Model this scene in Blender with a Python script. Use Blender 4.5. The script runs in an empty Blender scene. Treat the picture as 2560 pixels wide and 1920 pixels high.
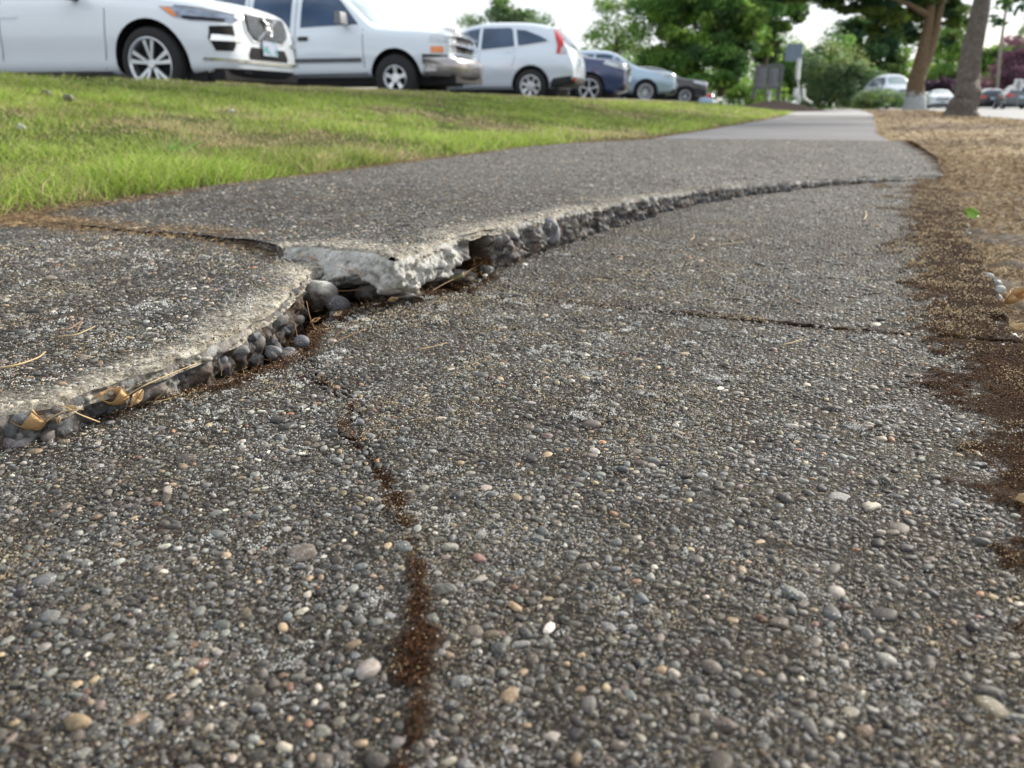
import bpy, math, random
import numpy as np
from mathutils import Vector, Matrix
from mathutils.bvhtree import BVHTree
from mathutils.geometry import delaunay_2d_cdt

random.seed(7)
RNG = np.random.default_rng(7)
SC = bpy.context.scene
COL = SC.collection
rad = math.radians

# ---------------------------------------------------------------- camera
# world: +Y runs along the sidewalk, +X towards the street, metres
F_PX, HOR, YAW, CAM_H = 1852.0, 260.0, rad(22.5), 0.27      # for a 2560x1920 frame
PITCH = math.atan((960 - HOR) / F_PX)
cam_d = bpy.data.cameras.new('camera')
cam_d.sensor_width = 36.0
cam_d.lens = 36.0 * F_PX / 2560
cam_d.clip_start = 0.01
cam_d.clip_end = 2000
cam_d.dof.use_dof = True
cam_d.dof.focus_distance = 0.70
cam_d.dof.aperture_fstop = 7.4
cam = bpy.data.objects.new('camera', cam_d)
COL.objects.link(cam)
cam.location = (0, 0, CAM_H)
cam.rotation_euler = (math.pi / 2 - PITCH, 0, YAW)
SC.camera = cam

# ---------------------------------------------------------------- world and sun
SUN_EL, SUN_AZ = rad(27), rad(30)      # azimuth clockwise from +Y
w = bpy.data.worlds.new('World'); SC.world = w; w.use_nodes = True
nt = w.node_tree; nt.nodes.clear()
out = nt.nodes.new('ShaderNodeOutputWorld'); bg = nt.nodes.new('ShaderNodeBackground')
sky = nt.nodes.new('ShaderNodeTexSky'); sky.sky_type = 'NISHITA'; sky.sun_disc = False
sky.sun_elevation = SUN_EL; sky.sun_rotation = SUN_AZ; sky.dust_density = 1.5
tc = nt.nodes.new('ShaderNodeTexCoord'); mp = nt.nodes.new('ShaderNodeMapping')
mp.inputs['Scale'].default_value = (1, 1, 2.6)
nz = nt.nodes.new('ShaderNodeTexNoise'); nz.inputs['Scale'].default_value = 1.7
nz.inputs['Detail'].default_value = 5; nz.inputs['Roughness'].default_value = 0.55
cr = nt.nodes.new('ShaderNodeValToRGB')
cr.color_ramp.elements[0].position = 0.34; cr.color_ramp.elements[1].position = 0.56
mx = nt.nodes.new('ShaderNodeMix'); mx.data_type = 'RGBA'
mx.inputs[7].default_value = (10.2, 10.6, 11.0, 1)
L = nt.links.new
L(tc.outputs['Generated'], mp.inputs['Vector']); L(mp.outputs[0], nz.inputs['Vector'])
L(nz.outputs['Fac'], cr.inputs['Fac']); L(cr.outputs['Color'], mx.inputs[0])
L(sky.outputs['Color'], mx.inputs[6]); L(mx.outputs[2], bg.inputs['Color'])
bg.inputs['Strength'].default_value = 0.075
L(bg.outputs[0], out.inputs['Surface'])
sd = bpy.data.lights.new('sun', 'SUN'); sd.energy = 4.2; sd.angle = rad(6); sd.color = (1, 0.93, 0.82)
so = bpy.data.objects.new('sun', sd); COL.objects.link(so)
sdir = Vector((math.sin(SUN_AZ) * math.cos(SUN_EL), math.cos(SUN_AZ) * math.cos(SUN_EL), math.sin(SUN_EL)))
so.rotation_euler = sdir.to_track_quat('Z', 'Y').to_euler()
SC.view_settings.view_transform = 'Standard'; SC.view_settings.look = 'None'
SC.view_settings.exposure = 0.68; SC.view_settings.gamma = 1
SC.render.engine = 'CYCLES'
SC.cycles.max_bounces = 7; SC.cycles.diffuse_bounces = 3; SC.cycles.glossy_bounces = 3
SC.cycles.transmission_bounces = 5; SC.cycles.transparent_max_bounces = 6
SC.cycles.use_denoising = True
SC.cycles.use_adaptive_sampling = True; SC.cycles.adaptive_threshold = 0.02

# ---------------------------------------------------------------- pixel -> world helpers (photo measured at 2212 px width)
_R = np.array([math.cos(YAW), math.sin(YAW), 0]); _F0 = np.array([-math.sin(YAW), math.cos(YAW), 0])
_F = _F0 * math.cos(PITCH) + np.array([0, 0, -math.sin(PITCH)]); _U = np.cross(_R, _F)
_C = np.array([0, 0, CAM_H]); KP = 2560 / 2212
def ray(x, y): return _R * (x - 1280) / F_PX + _U * (960 - y) / F_PX + _F
def atz(x, y, z=0.0):          # 2212-px coordinates, height z
    d = ray(x * KP, y * KP); return _C + d * (z - CAM_H) / d[2]
def atd(x, y, D): return _C + ray(x, y) * D      # 2560-px coordinates, depth D
def project(P):
    v = P - _C; d = v @ _F
    return 1280 + F_PX * (v @ _R) / d, 960 - F_PX * (v @ _U) / d, d

# ---------------------------------------------------------------- numpy noise
def _h(ix, iy, s):
    n = (ix.astype(np.int64) * 374761393 + iy.astype(np.int64) * 668265263 + s * 1274126177) & 0xffffffff
    n = ((n ^ (n >> 13)) * 1103515245) & 0xffffffff
    return ((n ^ (n >> 16)) & 0xffff) / 65535.0
def vnoise(x, y, s=0):
    ix = np.floor(x); iy = np.floor(y); fx = x - ix; fy = y - iy
    fx = fx * fx * (3 - 2 * fx); fy = fy * fy * (3 - 2 * fy)
    a = _h(ix, iy, s); b = _h(ix + 1, iy, s); c = _h(ix, iy + 1, s); d = _h(ix + 1, iy + 1, s)
    return (a * (1 - fx) + b * fx) * (1 - fy) + (c * (1 - fx) + d * fx) * fy
def fbm(x, y, s=0, o=4):
    t = 0; a = .5; n = 0
    for i in range(o):
        t = t + a * vnoise(x * 2 ** i, y * 2 ** i, s + i * 17); n += a; a *= .5
    return t / n - .5
def sstep(a, b, x):
    t = np.clip((x - a) / (b - a), 0, 1); return t * t * (3 - 2 * t)

# ---------------------------------------------------------------- object helpers
def tag(o, label=None, cat=None, group=None, kind=None):
    if label: o['label'] = label
    if cat: o['category'] = cat
    if group: o['group'] = group
    if kind: o['kind'] = kind
    return o
def np_mesh(name, V, F, mat, parent=None, attrs=None, smooth=True, mats=None, midx=None):
    """V (n,3); F (m,k) array or list of arrays of equal-width faces"""
    if not isinstance(F, list): F = [F]
    me = bpy.data.meshes.new(name)
    me.vertices.add(len(V)); me.vertices.foreach_set('co', np.ascontiguousarray(V, dtype=np.float32).ravel())
    nl = sum(f.size for f in F); nf = sum(len(f) for f in F)
    me.loops.add(nl); me.polygons.add(nf)
    li = np.concatenate([f.ravel() for f in F]).astype(np.int32)
    me.loops.foreach_set('vertex_index', li)
    tot = np.concatenate([np.full(len(f), f.shape[1], dtype=np.int32) for f in F])
    st = np.concatenate([[0], np.cumsum(tot)[:-1]]).astype(np.int32)
    me.polygons.foreach_set('loop_start', st)
    me.polygons.foreach_set('loop_total', tot)
    me.polygons.foreach_set('use_smooth', np.full(nf, smooth))
    for m in (mats or [mat]): me.materials.append(m)
    if midx is not None: me.polygons.foreach_set('material_index', midx.astype(np.int32))
    me.update(calc_edges=True)
    for k, a in (attrs or {}).items():
        if a.ndim == 1:
            at = me.attributes.new(k, 'FLOAT', 'POINT'); at.data.foreach_set('value', a.astype(np.float32))
        else:
            at = me.attributes.new(k, 'FLOAT_COLOR', 'POINT')
            c = np.ones((len(a), 4), np.float32); c[:, :3] = a; at.data.foreach_set('color', c.ravel())
    o = bpy.data.objects.new(name, me); COL.objects.link(o)
    if parent: o.parent = parent
    return o
def empty(name, loc=(0, 0, 0), rz=0):
    o = bpy.data.objects.new(name, None); COL.objects.link(o); o.location = loc; o.rotation_euler = (0, 0, rz)
    return o
class MB:
    """collects simple shapes into one mesh"""
    def __init__(s): s.v = []; s.f = []
    def box(s, c, d, rot=None, taper=1.0):
        b = len(s.v); M = rot or Matrix.Identity(3)
        for z in (-.5, .5):
            k = taper if z > 0 else 1
            for x, y in ((-.5, -.5), (.5, -.5), (.5, .5), (-.5, .5)):
                p = M @ Vector((x * d[0] * k, y * d[1] * k, z * d[2])); s.v.append((c[0] + p.x, c[1] + p.y, c[2] + p.z))
        for q in ((3, 2, 1, 0), (4, 5, 6, 7), (0, 1, 5, 4), (1, 2, 6, 5), (2, 3, 7, 6), (3, 0, 4, 7)): s.f.append([b + i for i in q])
    def tube(s, pts, rs, n=10, cap=True, ph=0):
        b = len(s.v); pts = [Vector(p) for p in pts]
        for i, p in enumerate(pts):
            t = (pts[min(i + 1, len(pts) - 1)] - pts[max(i - 1, 0)]).normalized()
            u = t.orthogonal().normalized() if i == 0 else (u - t * u.dot(t)).normalized()
            v = t.cross(u)
            for k in range(n):
                a = ph + k * math.tau / n; r = rs[i] if not callable(rs) else rs(i, a)
                q = p + (u * math.cos(a) + v * math.sin(a)) * r; s.v.append(tuple(q))
        for i in range(len(pts) - 1):
            for k in range(n):
                s.f.append([b + i * n + k, b + i * n + (k + 1) % n, b + (i + 1) * n + (k + 1) % n, b + (i + 1) * n + k])
        if cap:
            s.f.append([b + k for k in range(n)][::-1]); s.f.append([b + (len(pts) - 1) * n + k for k in range(n)])
    def lathe_y(s, prof, c=(0, 0, 0), n=32):
        """profile (r, y) turned about the y axis"""
        b = len(s.v)
        for r, y in prof:
            for k in range(n):
                a = k * math.tau / n; s.v.append((c[0] + r * math.cos(a), c[1] + y, c[2] + r * math.sin(a)))
        for i in range(len(prof) - 1):
            for k in range(n):
                s.f.append([b + i * n + k, b + i * n + (k + 1) % n, b + (i + 1) * n + (k + 1) % n, b + (i + 1) * n + k])
    def build(s, name, mat, parent=None, smooth=False, loc=None):
        me = bpy.data.meshes.new(name); me.from_pydata(s.v, [], s.f); me.materials.append(mat)
        if smooth: me.polygons.foreach_set('use_smooth', [True] * len(me.polygons))
        me.validate(); me.update()
        o = bpy.data.objects.new(name, me); COL.objects.link(o)
        if parent: o.parent = parent
        if loc is not None: o.location = loc
        return o

# ---------------------------------------------------------------- materials
def new_mat(name):
    m = bpy.data.materials.new(name); m.use_nodes = True
    n = m.node_tree; p = n.nodes['Principled BSDF']; return m, n, p
def simple(name, col, rough=.5, metal=0, var=.12, scale=8, coat=0, bump=0, emit=None):
    m, n, p = new_mat(name)
    t = n.nodes.new('ShaderNodeTexNoise'); t.inputs['Scale'].default_value = scale; t.inputs['Detail'].default_value = 4
    c = n.nodes.new('ShaderNodeTexCoord'); n.links.new(c.outputs['Object'], t.inputs['Vector'])
    r = n.nodes.new('ShaderNodeValToRGB')
    r.color_ramp.elements[0].position = .3; r.color_ramp.elements[1].position = .7
    r.color_ramp.elements[0].color = (*[x * (1 - var) for x in col], 1); r.color_ramp.elements[1].color = (*[min(1, x * (1 + var)) for x in col], 1)
    n.links.new(t.outputs['Fac'], r.inputs['Fac']); n.links.new(r.outputs['Color'], p.inputs['Base Color'])
    p.inputs['Roughness'].default_value = rough; p.inputs['Metallic'].default_value = metal
    p.inputs['Coat Weight'].default_value = coat; p.inputs['Coat Roughness'].default_value = .05
    if bump:
        b = n.nodes.new('ShaderNodeBump'); b.inputs['Strength'].default_value = bump; b.inputs['Distance'].default_value = .02
        n.links.new(t.outputs['Fac'], b.inputs['Height']); n.links.new(b.outputs[0], p.inputs['Normal'])
    if emit: p.inputs['Emission Color'].default_value = (*emit, 1); p.inputs['Emission Strength'].default_value = 1
    return m

class G:
    """tiny node-graph helper"""
    def __init__(s, name):
        s.m, s.n, s.p = new_mat(name); s.tc = s.n.nodes.new('ShaderNodeTexCoord')
    def link(s, a, b): s.n.links.new(a, b)
    def coord(s, scale=(1, 1, 1)):
        q = s.n.nodes.new('ShaderNodeMapping'); q.inputs['Scale'].default_value = scale
        s.link(s.tc.outputs['Object'], q.inputs['Vector']); return q.outputs[0]
    def noise(s, scale, detail=4, rough=.6, vec=None):
        t = s.n.nodes.new('ShaderNodeTexNoise'); t.inputs['Scale'].default_value = scale
        t.inputs['Detail'].default_value = detail; t.inputs['Roughness'].default_value = rough
        s.link(vec or s.tc.outputs['Object'], t.inputs['Vector']); return t.outputs['Fac']
    def voro(s, scale, feat='F1', vec=None, rnd=1):
        t = s.n.nodes.new('ShaderNodeTexVoronoi'); t.feature = feat; t.inputs['Scale'].default_value = scale
        t.inputs['Randomness'].default_value = rnd
        s.link(vec or s.tc.outputs['Object'], t.inputs['Vector']); return t
    def ramp(s, fac, stops, interp='LINEAR'):
        r = s.n.nodes.new('ShaderNodeValToRGB'); r.color_ramp.interpolation = interp
        e = r.color_ramp.elements
        while len(e) < len(stops): e.new(.5)
        for i, (p, c) in enumerate(stops):
            e[i].position = p; e[i].color = (*c, 1) if isinstance(c, tuple) else (c, c, c, 1)
        s.link(fac, r.inputs['Fac']); return r.outputs['Color']
    def mix(s, fac, a, b, mode='MIX'):
        m = s.n.nodes.new('ShaderNodeMix'); m.data_type = 'RGBA'; m.blend_type = mode
        for i, v in ((0, fac), (6, a), (7, b)):
            if isinstance(v, tuple): m.inputs[i].default_value = (*v, 1)
            elif isinstance(v, (int, float)): m.inputs[i].default_value = v
            else: s.link(v, m.inputs[i])
        return m.outputs[2]
    def math(s, op, a, b=0.0):
        m = s.n.nodes.new('ShaderNodeMath'); m.operation = op; m.use_clamp = op in ('MULTIPLY', 'ADD')
        for i, v in ((0, a), (1, b)):
            if isinstance(v, (int, float)): m.inputs[i].default_value = v
            else: s.link(v, m.inputs[i])
        return m.outputs[0]
    def attr(s, name, out='Fac'):
        a = s.n.nodes.new('ShaderNodeAttribute'); a.attribute_name = name; return a.outputs[out]
    def bump(s, h, strength, dist, normal=None):
        b = s.n.nodes.new('ShaderNodeBump'); b.inputs['Strength'].default_value = strength; b.inputs['Distance'].default_value = dist
        s.link(h, b.inputs['Height'])
        if normal: s.link(normal, b.inputs['Normal'])
        return b.outputs[0]
    def done(s, col, rough=.8, normal=None, spec=.5):
        if col is not None: s.link(col, s.p.inputs['Base Color'])
        if isinstance(rough, (int, float)): s.p.inputs['Roughness'].default_value = rough
        else: s.link(rough, s.p.inputs['Roughness'])
        s.p.inputs['Specular IOR Level'].default_value = spec
        if normal: s.link(normal, s.p.inputs['Normal'])
        return s.m

def lichen(g, col, amount=.5):
    """clusters of fine white and cream specks"""
    patch = g.ramp(g.noise(16, 3, .6), [(.47, 0.0), (.58, 1.0)])
    dots = g.ramp(g.voro(520).outputs['Distance'], [(.20, 1.0), (.42, 0.0)])
    keep = g.ramp(g.noise(230, 2, .5), [(.46, 0.0), (.54, 1.0)])
    f = g.math('MULTIPLY', g.math('MULTIPLY', patch, dots), keep)
    col = g.mix(g.math('MULTIPLY', f, amount), col, (.62, .64, .64))
    fine = g.ramp(g.noise(700, 1, .5), [(.62, 0.0), (.70, 1.0)])
    tanp = g.ramp(g.noise(9, 3, .6), [(.44, 0.15), (.62, 1.0)])
    return g.mix(g.math('MULTIPLY', g.math('MULTIPLY', fine, tanp), amount * .9), col, (.50, .42, .26))

def mat_matrix():
    g = G('weathered_concrete_matrix')
    base = g.ramp(g.noise(260, 5, .7), [(.43, (.0025, .002, .0018)), (.54, (.010, .008, .007)), (.62, (.12, .105, .09))])  # grime browns, taken near black to paint in the shade of fine crevices
    patch = g.ramp(g.noise(7, 4, .6), [(.40, 0.0), (.64, 1.0)])
    base = g.mix(g.math('MULTIPLY', patch, .55), base, g.ramp(g.noise(380, 4, .75), [(.43, (.005, .004, .0035)), (.54, (.034, .027, .020)), (.63, (.40, .35, .25))]))
    rust = g.ramp(g.noise(11, 4, .6), [(.52, 0.0), (.66, 1.0)])
    base = g.mix(g.math('MULTIPLY', rust, .6), base, (.022, .010, .006))
    base = lichen(g, base, .8)
    # small stones seen where the aggregate is too fine to be modelled stone by stone
    v = g.voro(185); v2 = g.voro(185, 'F1')
    st = g.ramp(v.outputs['Distance'], [(.34, 1.0), (.52, 0.0)])
    sep = g.n.nodes.new('ShaderNodeSeparateColor'); g.link(v.outputs['Color'], sep.inputs[0])
    stc = g.ramp(sep.outputs[0], [(0, (.045, .045, .048)), (.45, (.12, .125, .13)), (.75, (.24, .24, .23)), (.92, (.34, .30, .23)), (1, (.6, .58, .53))])
    far = g.attr('far')
    base = g.mix(g.math('MULTIPLY', st, far), base, stc)
    spk = g.ramp(g.noise(75, 2, .5), [(.60, 0.0), (.66, 1.0)])
    base = g.mix(g.math('MULTIPLY', g.math('MULTIPLY', spk, far), .75), base, (.50, .49, .46))
    spk2 = g.ramp(g.noise(50, 3, .6), [(.36, 1.0), (.44, 0.0)])
    base = g.mix(g.math('MULTIPLY', g.math('MULTIPLY', spk2, far), .6), base, (.03, .027, .024))
    moss = g.ramp(g.noise(420, 3, .7), [(.38, (.003, .0015, .001)), (.5, (.014, .006, .003)), (.62, (.065, .030, .012))])
    moss2 = g.ramp(g.noise(14, 3, .6), [(.52, 0.0), (.66, 1.0)])
    moss = g.mix(g.math('MULTIPLY', moss2, .35), moss, (.07, .040, .010))
    base = g.mix(g.attr('moss'), base, moss)
    pale = g.ramp(g.noise(95, 5, .7), [(.34, (.11, .095, .07)), (.49, (.38, .345, .28)), (.64, (.68, .64, .54))])
    base = g.mix(g.attr('pale'), base, pale)
    h = g.math('ADD', g.noise(420, 4, .7), g.math('MULTIPLY', g.math('MULTIPLY', st, far), .5))
    n1 = g.bump(h, .9, .0022)
    g.done(base, .9, n1, .3); sp = g.math('MULTIPLY', g.math('SUBTRACT', 1.0, g.attr('moss')), .3); g.link(sp, g.p.inputs['Specular IOR Level']); return g.m
def mat_pebble(name='river_pebble'):
    g = G(name)
    c = g.attr('tint', 'Color')
    n = g.ramp(g.noise(420, 4, .65), [(.3, .55), (.7, 1.35)])
    c = g.mix(1.0, c, n, 'MULTIPLY')
    grime = g.ramp(g.noise(60, 4, .7), [(.45, 0.0), (.68, 1.0)])
    c = g.mix(g.math('MULTIPLY', grime, .55), c, (.05, .04, .032))
    c = lichen(g, c, .6)
    return g.done(c, .62, g.bump(g.noise(700, 3, .6), .4, .0008), .4)
def mat_wall():
    g = G('broken_concrete_face')
    a = g.ramp(g.noise(120, 6, .7), [(.3, (.012, .008, .006)), (.48, (.06, .045, .035)), (.68, (.24, .21, .18))])
    wh = g.ramp(g.noise(70, 5, .7), [(.30, (.24, .24, .21)), (.44, (.60, .59, .54)), (.66, (.82, .82, .79))])
    pit = g.ramp(g.noise(170, 4, .7), [(.34, 1.0), (.42, 0.0)]); wh = g.mix(g.math('MULTIPLY', pit, .7), wh, (.10, .085, .07))
    sa = g.attr('stone'); sc = g.mix(1.0, g.attr('tint', 'Color'), g.ramp(g.noise(260, 4), [(.3, .6), (.7, 1.4)]), 'MULTIPLY')
    a = g.mix(g.math('MULTIPLY', sa, .85), a, sc); wh = g.mix(g.math('MULTIPLY', sa, .30), wh, sc)
    c = g.mix(g.attr('pale'), a, wh)
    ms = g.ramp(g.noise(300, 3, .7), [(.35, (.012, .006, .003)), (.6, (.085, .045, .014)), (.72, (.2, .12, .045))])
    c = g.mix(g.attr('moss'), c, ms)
    return g.done(c, .9, g.bump(g.noise(380, 5, .75), 1.0, .003), .25)
M_MATRIX = mat_matrix(); M_PEB = mat_pebble(); M_WALL = mat_wall()

def mat_tint(name, rough=.7, trans=.0, mul=None, nscale=30):
    g = G(name); c = g.attr('tint', 'Color')
    c = g.mix(1.0, c, g.ramp(g.noise(nscale, 3), [(.3, .75), (.7, 1.25)]), 'MULTIPLY')
    g.done(c, rough, None, .25)
    if trans:
        t = g.n.nodes.new('ShaderNodeBsdfTranslucent'); g.link(c, t.inputs['Color'])
        ms = g.n.nodes.new('ShaderNodeMixShader'); ms.inputs[0].default_value = trans
        o = g.n.nodes['Material Output']
        g.link(g.p.outputs[0], ms.inputs[1]); g.link(t.outputs[0], ms.inputs[2]); g.link(ms.outputs[0], o.inputs['Surface'])
    return g.m
M_GRASS = mat_tint('grass_blade', .55, .45)
M_LEAF = mat_tint('leaf', .5, .50, nscale=1.5)
M_LITTER = mat_tint('dry_litter', .85, .15)
M_GRAN = mat_tint('moss_granule', .7, .0, nscale=300)

def mat_lawn():
    g = G('lawn_soil')
    a = g.ramp(g.noise(60, 5, .7), [(.35, (.022, .026, .009)), (.65, (.10, .13, .030))])
    b = g.ramp(g.noise(50, 5, .7), [(.35, (.05, .034, .018)), (.65, (.26, .20, .11))])
    f = g.ramp(g.noise(1.3, 4, .6), [(.50, 0.0), (.66, 1.0)])
    c = g.mix(f, a, b)
    c = g.mix(g.attr('soil'), c, g.ramp(g.noise(90, 5, .7), [(.35, (.018, .011, .007)), (.65, (.085, .055, .033))]))
    return g.done(c, .95, g.bump(g.noise(80, 4), .8, .02), .1)
def mat_verge():
    g = G('dry_verge_soil')
    a = g.ramp(g.noise(110, 6, .72), [(.38, (.012, .008, .005)), (.5, (.09, .06, .035)), (.62, (.42, .33, .21))])
    b = g.ramp(g.noise(35, 6, .72), [(.33, (.055, .040, .033)), (.6, (.20, .15, .125)), (.75, (.34, .28, .24))])
    st = g.ramp(g.noise(50, 6, .72), [(.36, (.14, .10, .06)), (.62, (.66, .54, .35))])
    c = g.mix(g.attr('mulch'), a, b)
    c = g.mix(g.attr('straw'), c, st)
    return g.done(c, .95, g.bump(g.noise(90, 5, .7), 1.0, .015), .1)
def mat_flat(name, c0, c1, c2, s=60, crack=True):
    g = G(name)
    c = g.ramp(g.noise(s, 6, .75), [(.3, c0), (.5, c1), (.7, c2)])
    big = g.ramp(g.noise(.6, 4), [(.3, .85), (.7, 1.15)])
    c = g.mix(1.0, c, big, 'MULTIPLY')
    return g.done(c, .85, g.bump(g.noise(s * 2, 4), .5, .004), .3)
M_LAWN = mat_lawn(); M_VERGE = mat_verge()
M_FARWALK = mat_flat('smooth_concrete_walk', (.10, .10, .105), (.155, .155, .165), (.22, .22, .23), 120)
M_ASPH = mat_flat('lot_asphalt', (.06, .06, .062), (.10, .10, .10), (.15, .15, .15), 90)
M_STREET = mat_flat('pale_street_asphalt', (.24, .24, .25), (.32, .32, .33), (.40, .40, .41), 40)
M_APRON = mat_flat('driveway_concrete', (.27, .27, .28), (.34, .34, .35), (.41, .41, .42), 30)
M_SOIL = mat_flat('damp_soil', (.010, .007, .005), (.040, .026, .016), (.11, .075, .045), 240)
M_GROUND = mat_flat('far_ground', (.05, .06, .03), (.09, .10, .05), (.14, .15, .08), 3)

# ================================================================= SIDEWALK
def pxl(pts):      # list of (px, py, z) -> Nx3 world
    return np.array([atz(a, b, c) for a, b, c in pts])
# crack borders (measured on the photo; z is the height of that slab's surface there)
A_low = pxl([(-250, 1020, 0), (0, 958, 0), (150, 915, 0), (400, 848, 0), (560, 802, 0), (640, 770, 0), (655, 745, 0), (700, 700, 0),
             (740, 672, 0), (820, 655, 0), (885, 640, 0), (935, 632, 0)])
A_up = pxl([(990, 630, 0), (1040, 597, 0), (1100, 568, 0), (1200, 522, 0), (1400, 452, 0), (1600, 420, 0), (1900, 392, 0), (2020, 386, 0)])
B_edge = pxl([(-250, 945, .026), (0, 892, .028), (110, 872, .029), (200, 838, .031), (330, 795, .034), (430, 755, .036), (520, 712, .039), (590, 668, .041),
              (620, 640, .042), (655, 600, .044), (700, 575, .045)])
C_edge = pxl([(610, 528, .066), (700, 532, .070), (800, 545, .073), (850, 556, .075), (930, 528, .075), (985, 505, .075), (1010, 500, .075), (1100, 484, .072), (1200, 463, .066), (1330, 436, .058),
              (1500, 409, .045), (1650, 397, .034), (1800, 386, .024), (2000, 379, .014), (2022, 379, .012)])

def rough_line(P, step=.006, amp=.006, seed=0, low=.0):
    P = P[:, :2]; out = []
    for a, b in zip(P[:-1], P[1:]):
        n = max(1, int(np.linalg.norm(b - a) / step)); t = np.arange(n) / n
        out.append(a + (b - a) * t[:, None])
    out.append(P[-1:]); Q = np.concatenate(out)
    s = np.concatenate([[0], np.cumsum(np.linalg.norm(np.diff(Q, axis=0), axis=1))])
    T = np.gradient(Q, axis=0); T /= np.linalg.norm(T, axis=1)[:, None] + 1e-9
    Nn = np.stack([-T[:, 1], T[:, 0]], 1)
    d = amp * (fbm(s * 28, s * 0, seed, 4) * 2.2) + low * fbm(s * 7, s * 0, seed + 5, 2) * 2
    Q = Q + Nn * d[:, None]
    return Q
a_low = rough_line(A_low, amp=.006, seed=3, low=.004)
a_up = rough_line(A_up, amp=.007, seed=9, low=.004)
b_ed = rough_line(B_edge, amp=.009, seed=21, low=.006)
c_ed = rough_line(C_edge, amp=.010, seed=33, low=.012)
right_A1 = rough_line(pxl([(2022, 386, 0), (2070, 440, 0), (2085, 480, 0), (2110, 560, 0), (2150, 650, 0), (2200, 725, 0)]), amp=.008, seed=41, low=.012)
right_A2 = rough_line(np.array([[.258, 1.01, 0], [.262, .8, 0], [.25, .6, 0], [.26, .3, 0], [.26, -.3, 0]]), amp=.007, seed=44, low=.01)
JOINT_A = [(-.535, 1.0), (-.2, 1.012), (.1, 1.02), (.25, 1.03)]
poly_A2 = np.concatenate([a_low, [[-.49, .990], [-.2, 1.004], [.1, 1.012], [.255, 1.020]], right_A2, [[.26, -.35], [-.60, -.35]]])
# order: a_low goes far->... from near-left to centre; then across, down the right side, back
poly_A1 = np.concatenate([a_up, right_A1, [[.245, 1.022], [.1, 1.014], [-.2, 1.006], [-.49, .992]]])
jl = np.array([[-.70, 0.925], [-.80, .955], [-.99, 1.008], [-1.17, 1.018], [-1.3, 1.02], [-1.6, 1.022]])
jl3 = np.c_[jl, np.zeros(len(jl))]
b_back = rough_line(jl3, amp=.004, seed=51)
poly_B = np.concatenate([b_ed, b_back, [[-1.6, -.2], [-.75, -.35]]])
cb = np.array([[-1.62, 1.03, 0], [-1.3, 1.028, 0], [-1.17, 1.026, 0], [-1.0, 1.018, 0], [-.86, .975, 0], [c_ed[0][0], c_ed[0][1], 0]])
c_back = rough_line(cb, amp=.004, seed=61)
poly_C = np.concatenate([c_ed, [[.40, 3.3], [.46, 4.2], [.5, 6.1], [-.2, 6.0], [-1.2, 5.8], [-1.45, 5.0], [-1.58, 3.8], [-1.6, 2.4]], c_back])

def inside(P, poly):
    x, y = P[:, 0], P[:, 1]; r = np.zeros(len(P), bool); n = len(poly); j = n - 1
    for i in range(n):
        xi, yi = poly[i]; xj, yj = poly[j]
        if yi != yj:
            c = ((yi > y) != (yj > y)) & (x < (xj - xi) * (y - yi) / (yj - yi) + xi)
            r ^= c
        j = i
    return r
def seg_dist(P, line, closed=False):
    """distance to polyline and the nearest point"""
    best = np.full(len(P), 1e9); near = np.zeros((len(P), 2))
    L0 = line if not closed else np.concatenate([line, line[:1]])
    for a, b in zip(L0[:-1], L0[1:]):
        ab = b - a; l2 = ab @ ab
        if l2 < 1e-14: continue
        t = np.clip(((P - a) @ ab) / l2, 0, 1); q = a + t[:, None] * ab
        d = np.hypot(P[:, 0] - q[:, 0], P[:, 1] - q[:, 1]); k = d < best
        best[k] = d[k]; near[k] = q[k]
    return best, near

# base heights of the four slabs
def zA(x, y): return 0.0016 * fbm(x * 5, y * 5, 2, 3) * 2 + .004 * fbm(x * 1.2, y * 1.2, 8, 2)
def zB(x, y): return np.interp(y, [.25, .36, .50, .62, .75, .9], [.026, .028, .035, .041, .044, .045]) + .0016 * fbm(x * 5, y * 5, 12, 3) * 2
_ck = np.concatenate([C_edge, [[-1.6, 1.05, .046], [-1.6, 2.4, .05], [-1.58, 3.8, .05], [-1.2, 5.7, .03], [-.2, 5.9, .03], [.5, 6.1, .028], [.45, 4.2, .03], [-.6, 2.5, .060], [-.5, 4, .05], [-1.0, 1.02, .049], [-1.2, 1.03, .047], [-.8, .97, .054]]])
def zC(x, y):
    wsum = 0; z = 0
    for cx, cy, cz in _ck:
        wgt = 1 / (((x - cx) ** 2 + (y - cy) ** 2) + .01) ** 1.4; wsum = wsum + wgt; z = z + wgt * cz
    return z / wsum + .0012 * fbm(x * 5, y * 5, 22, 3) * 2

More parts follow.
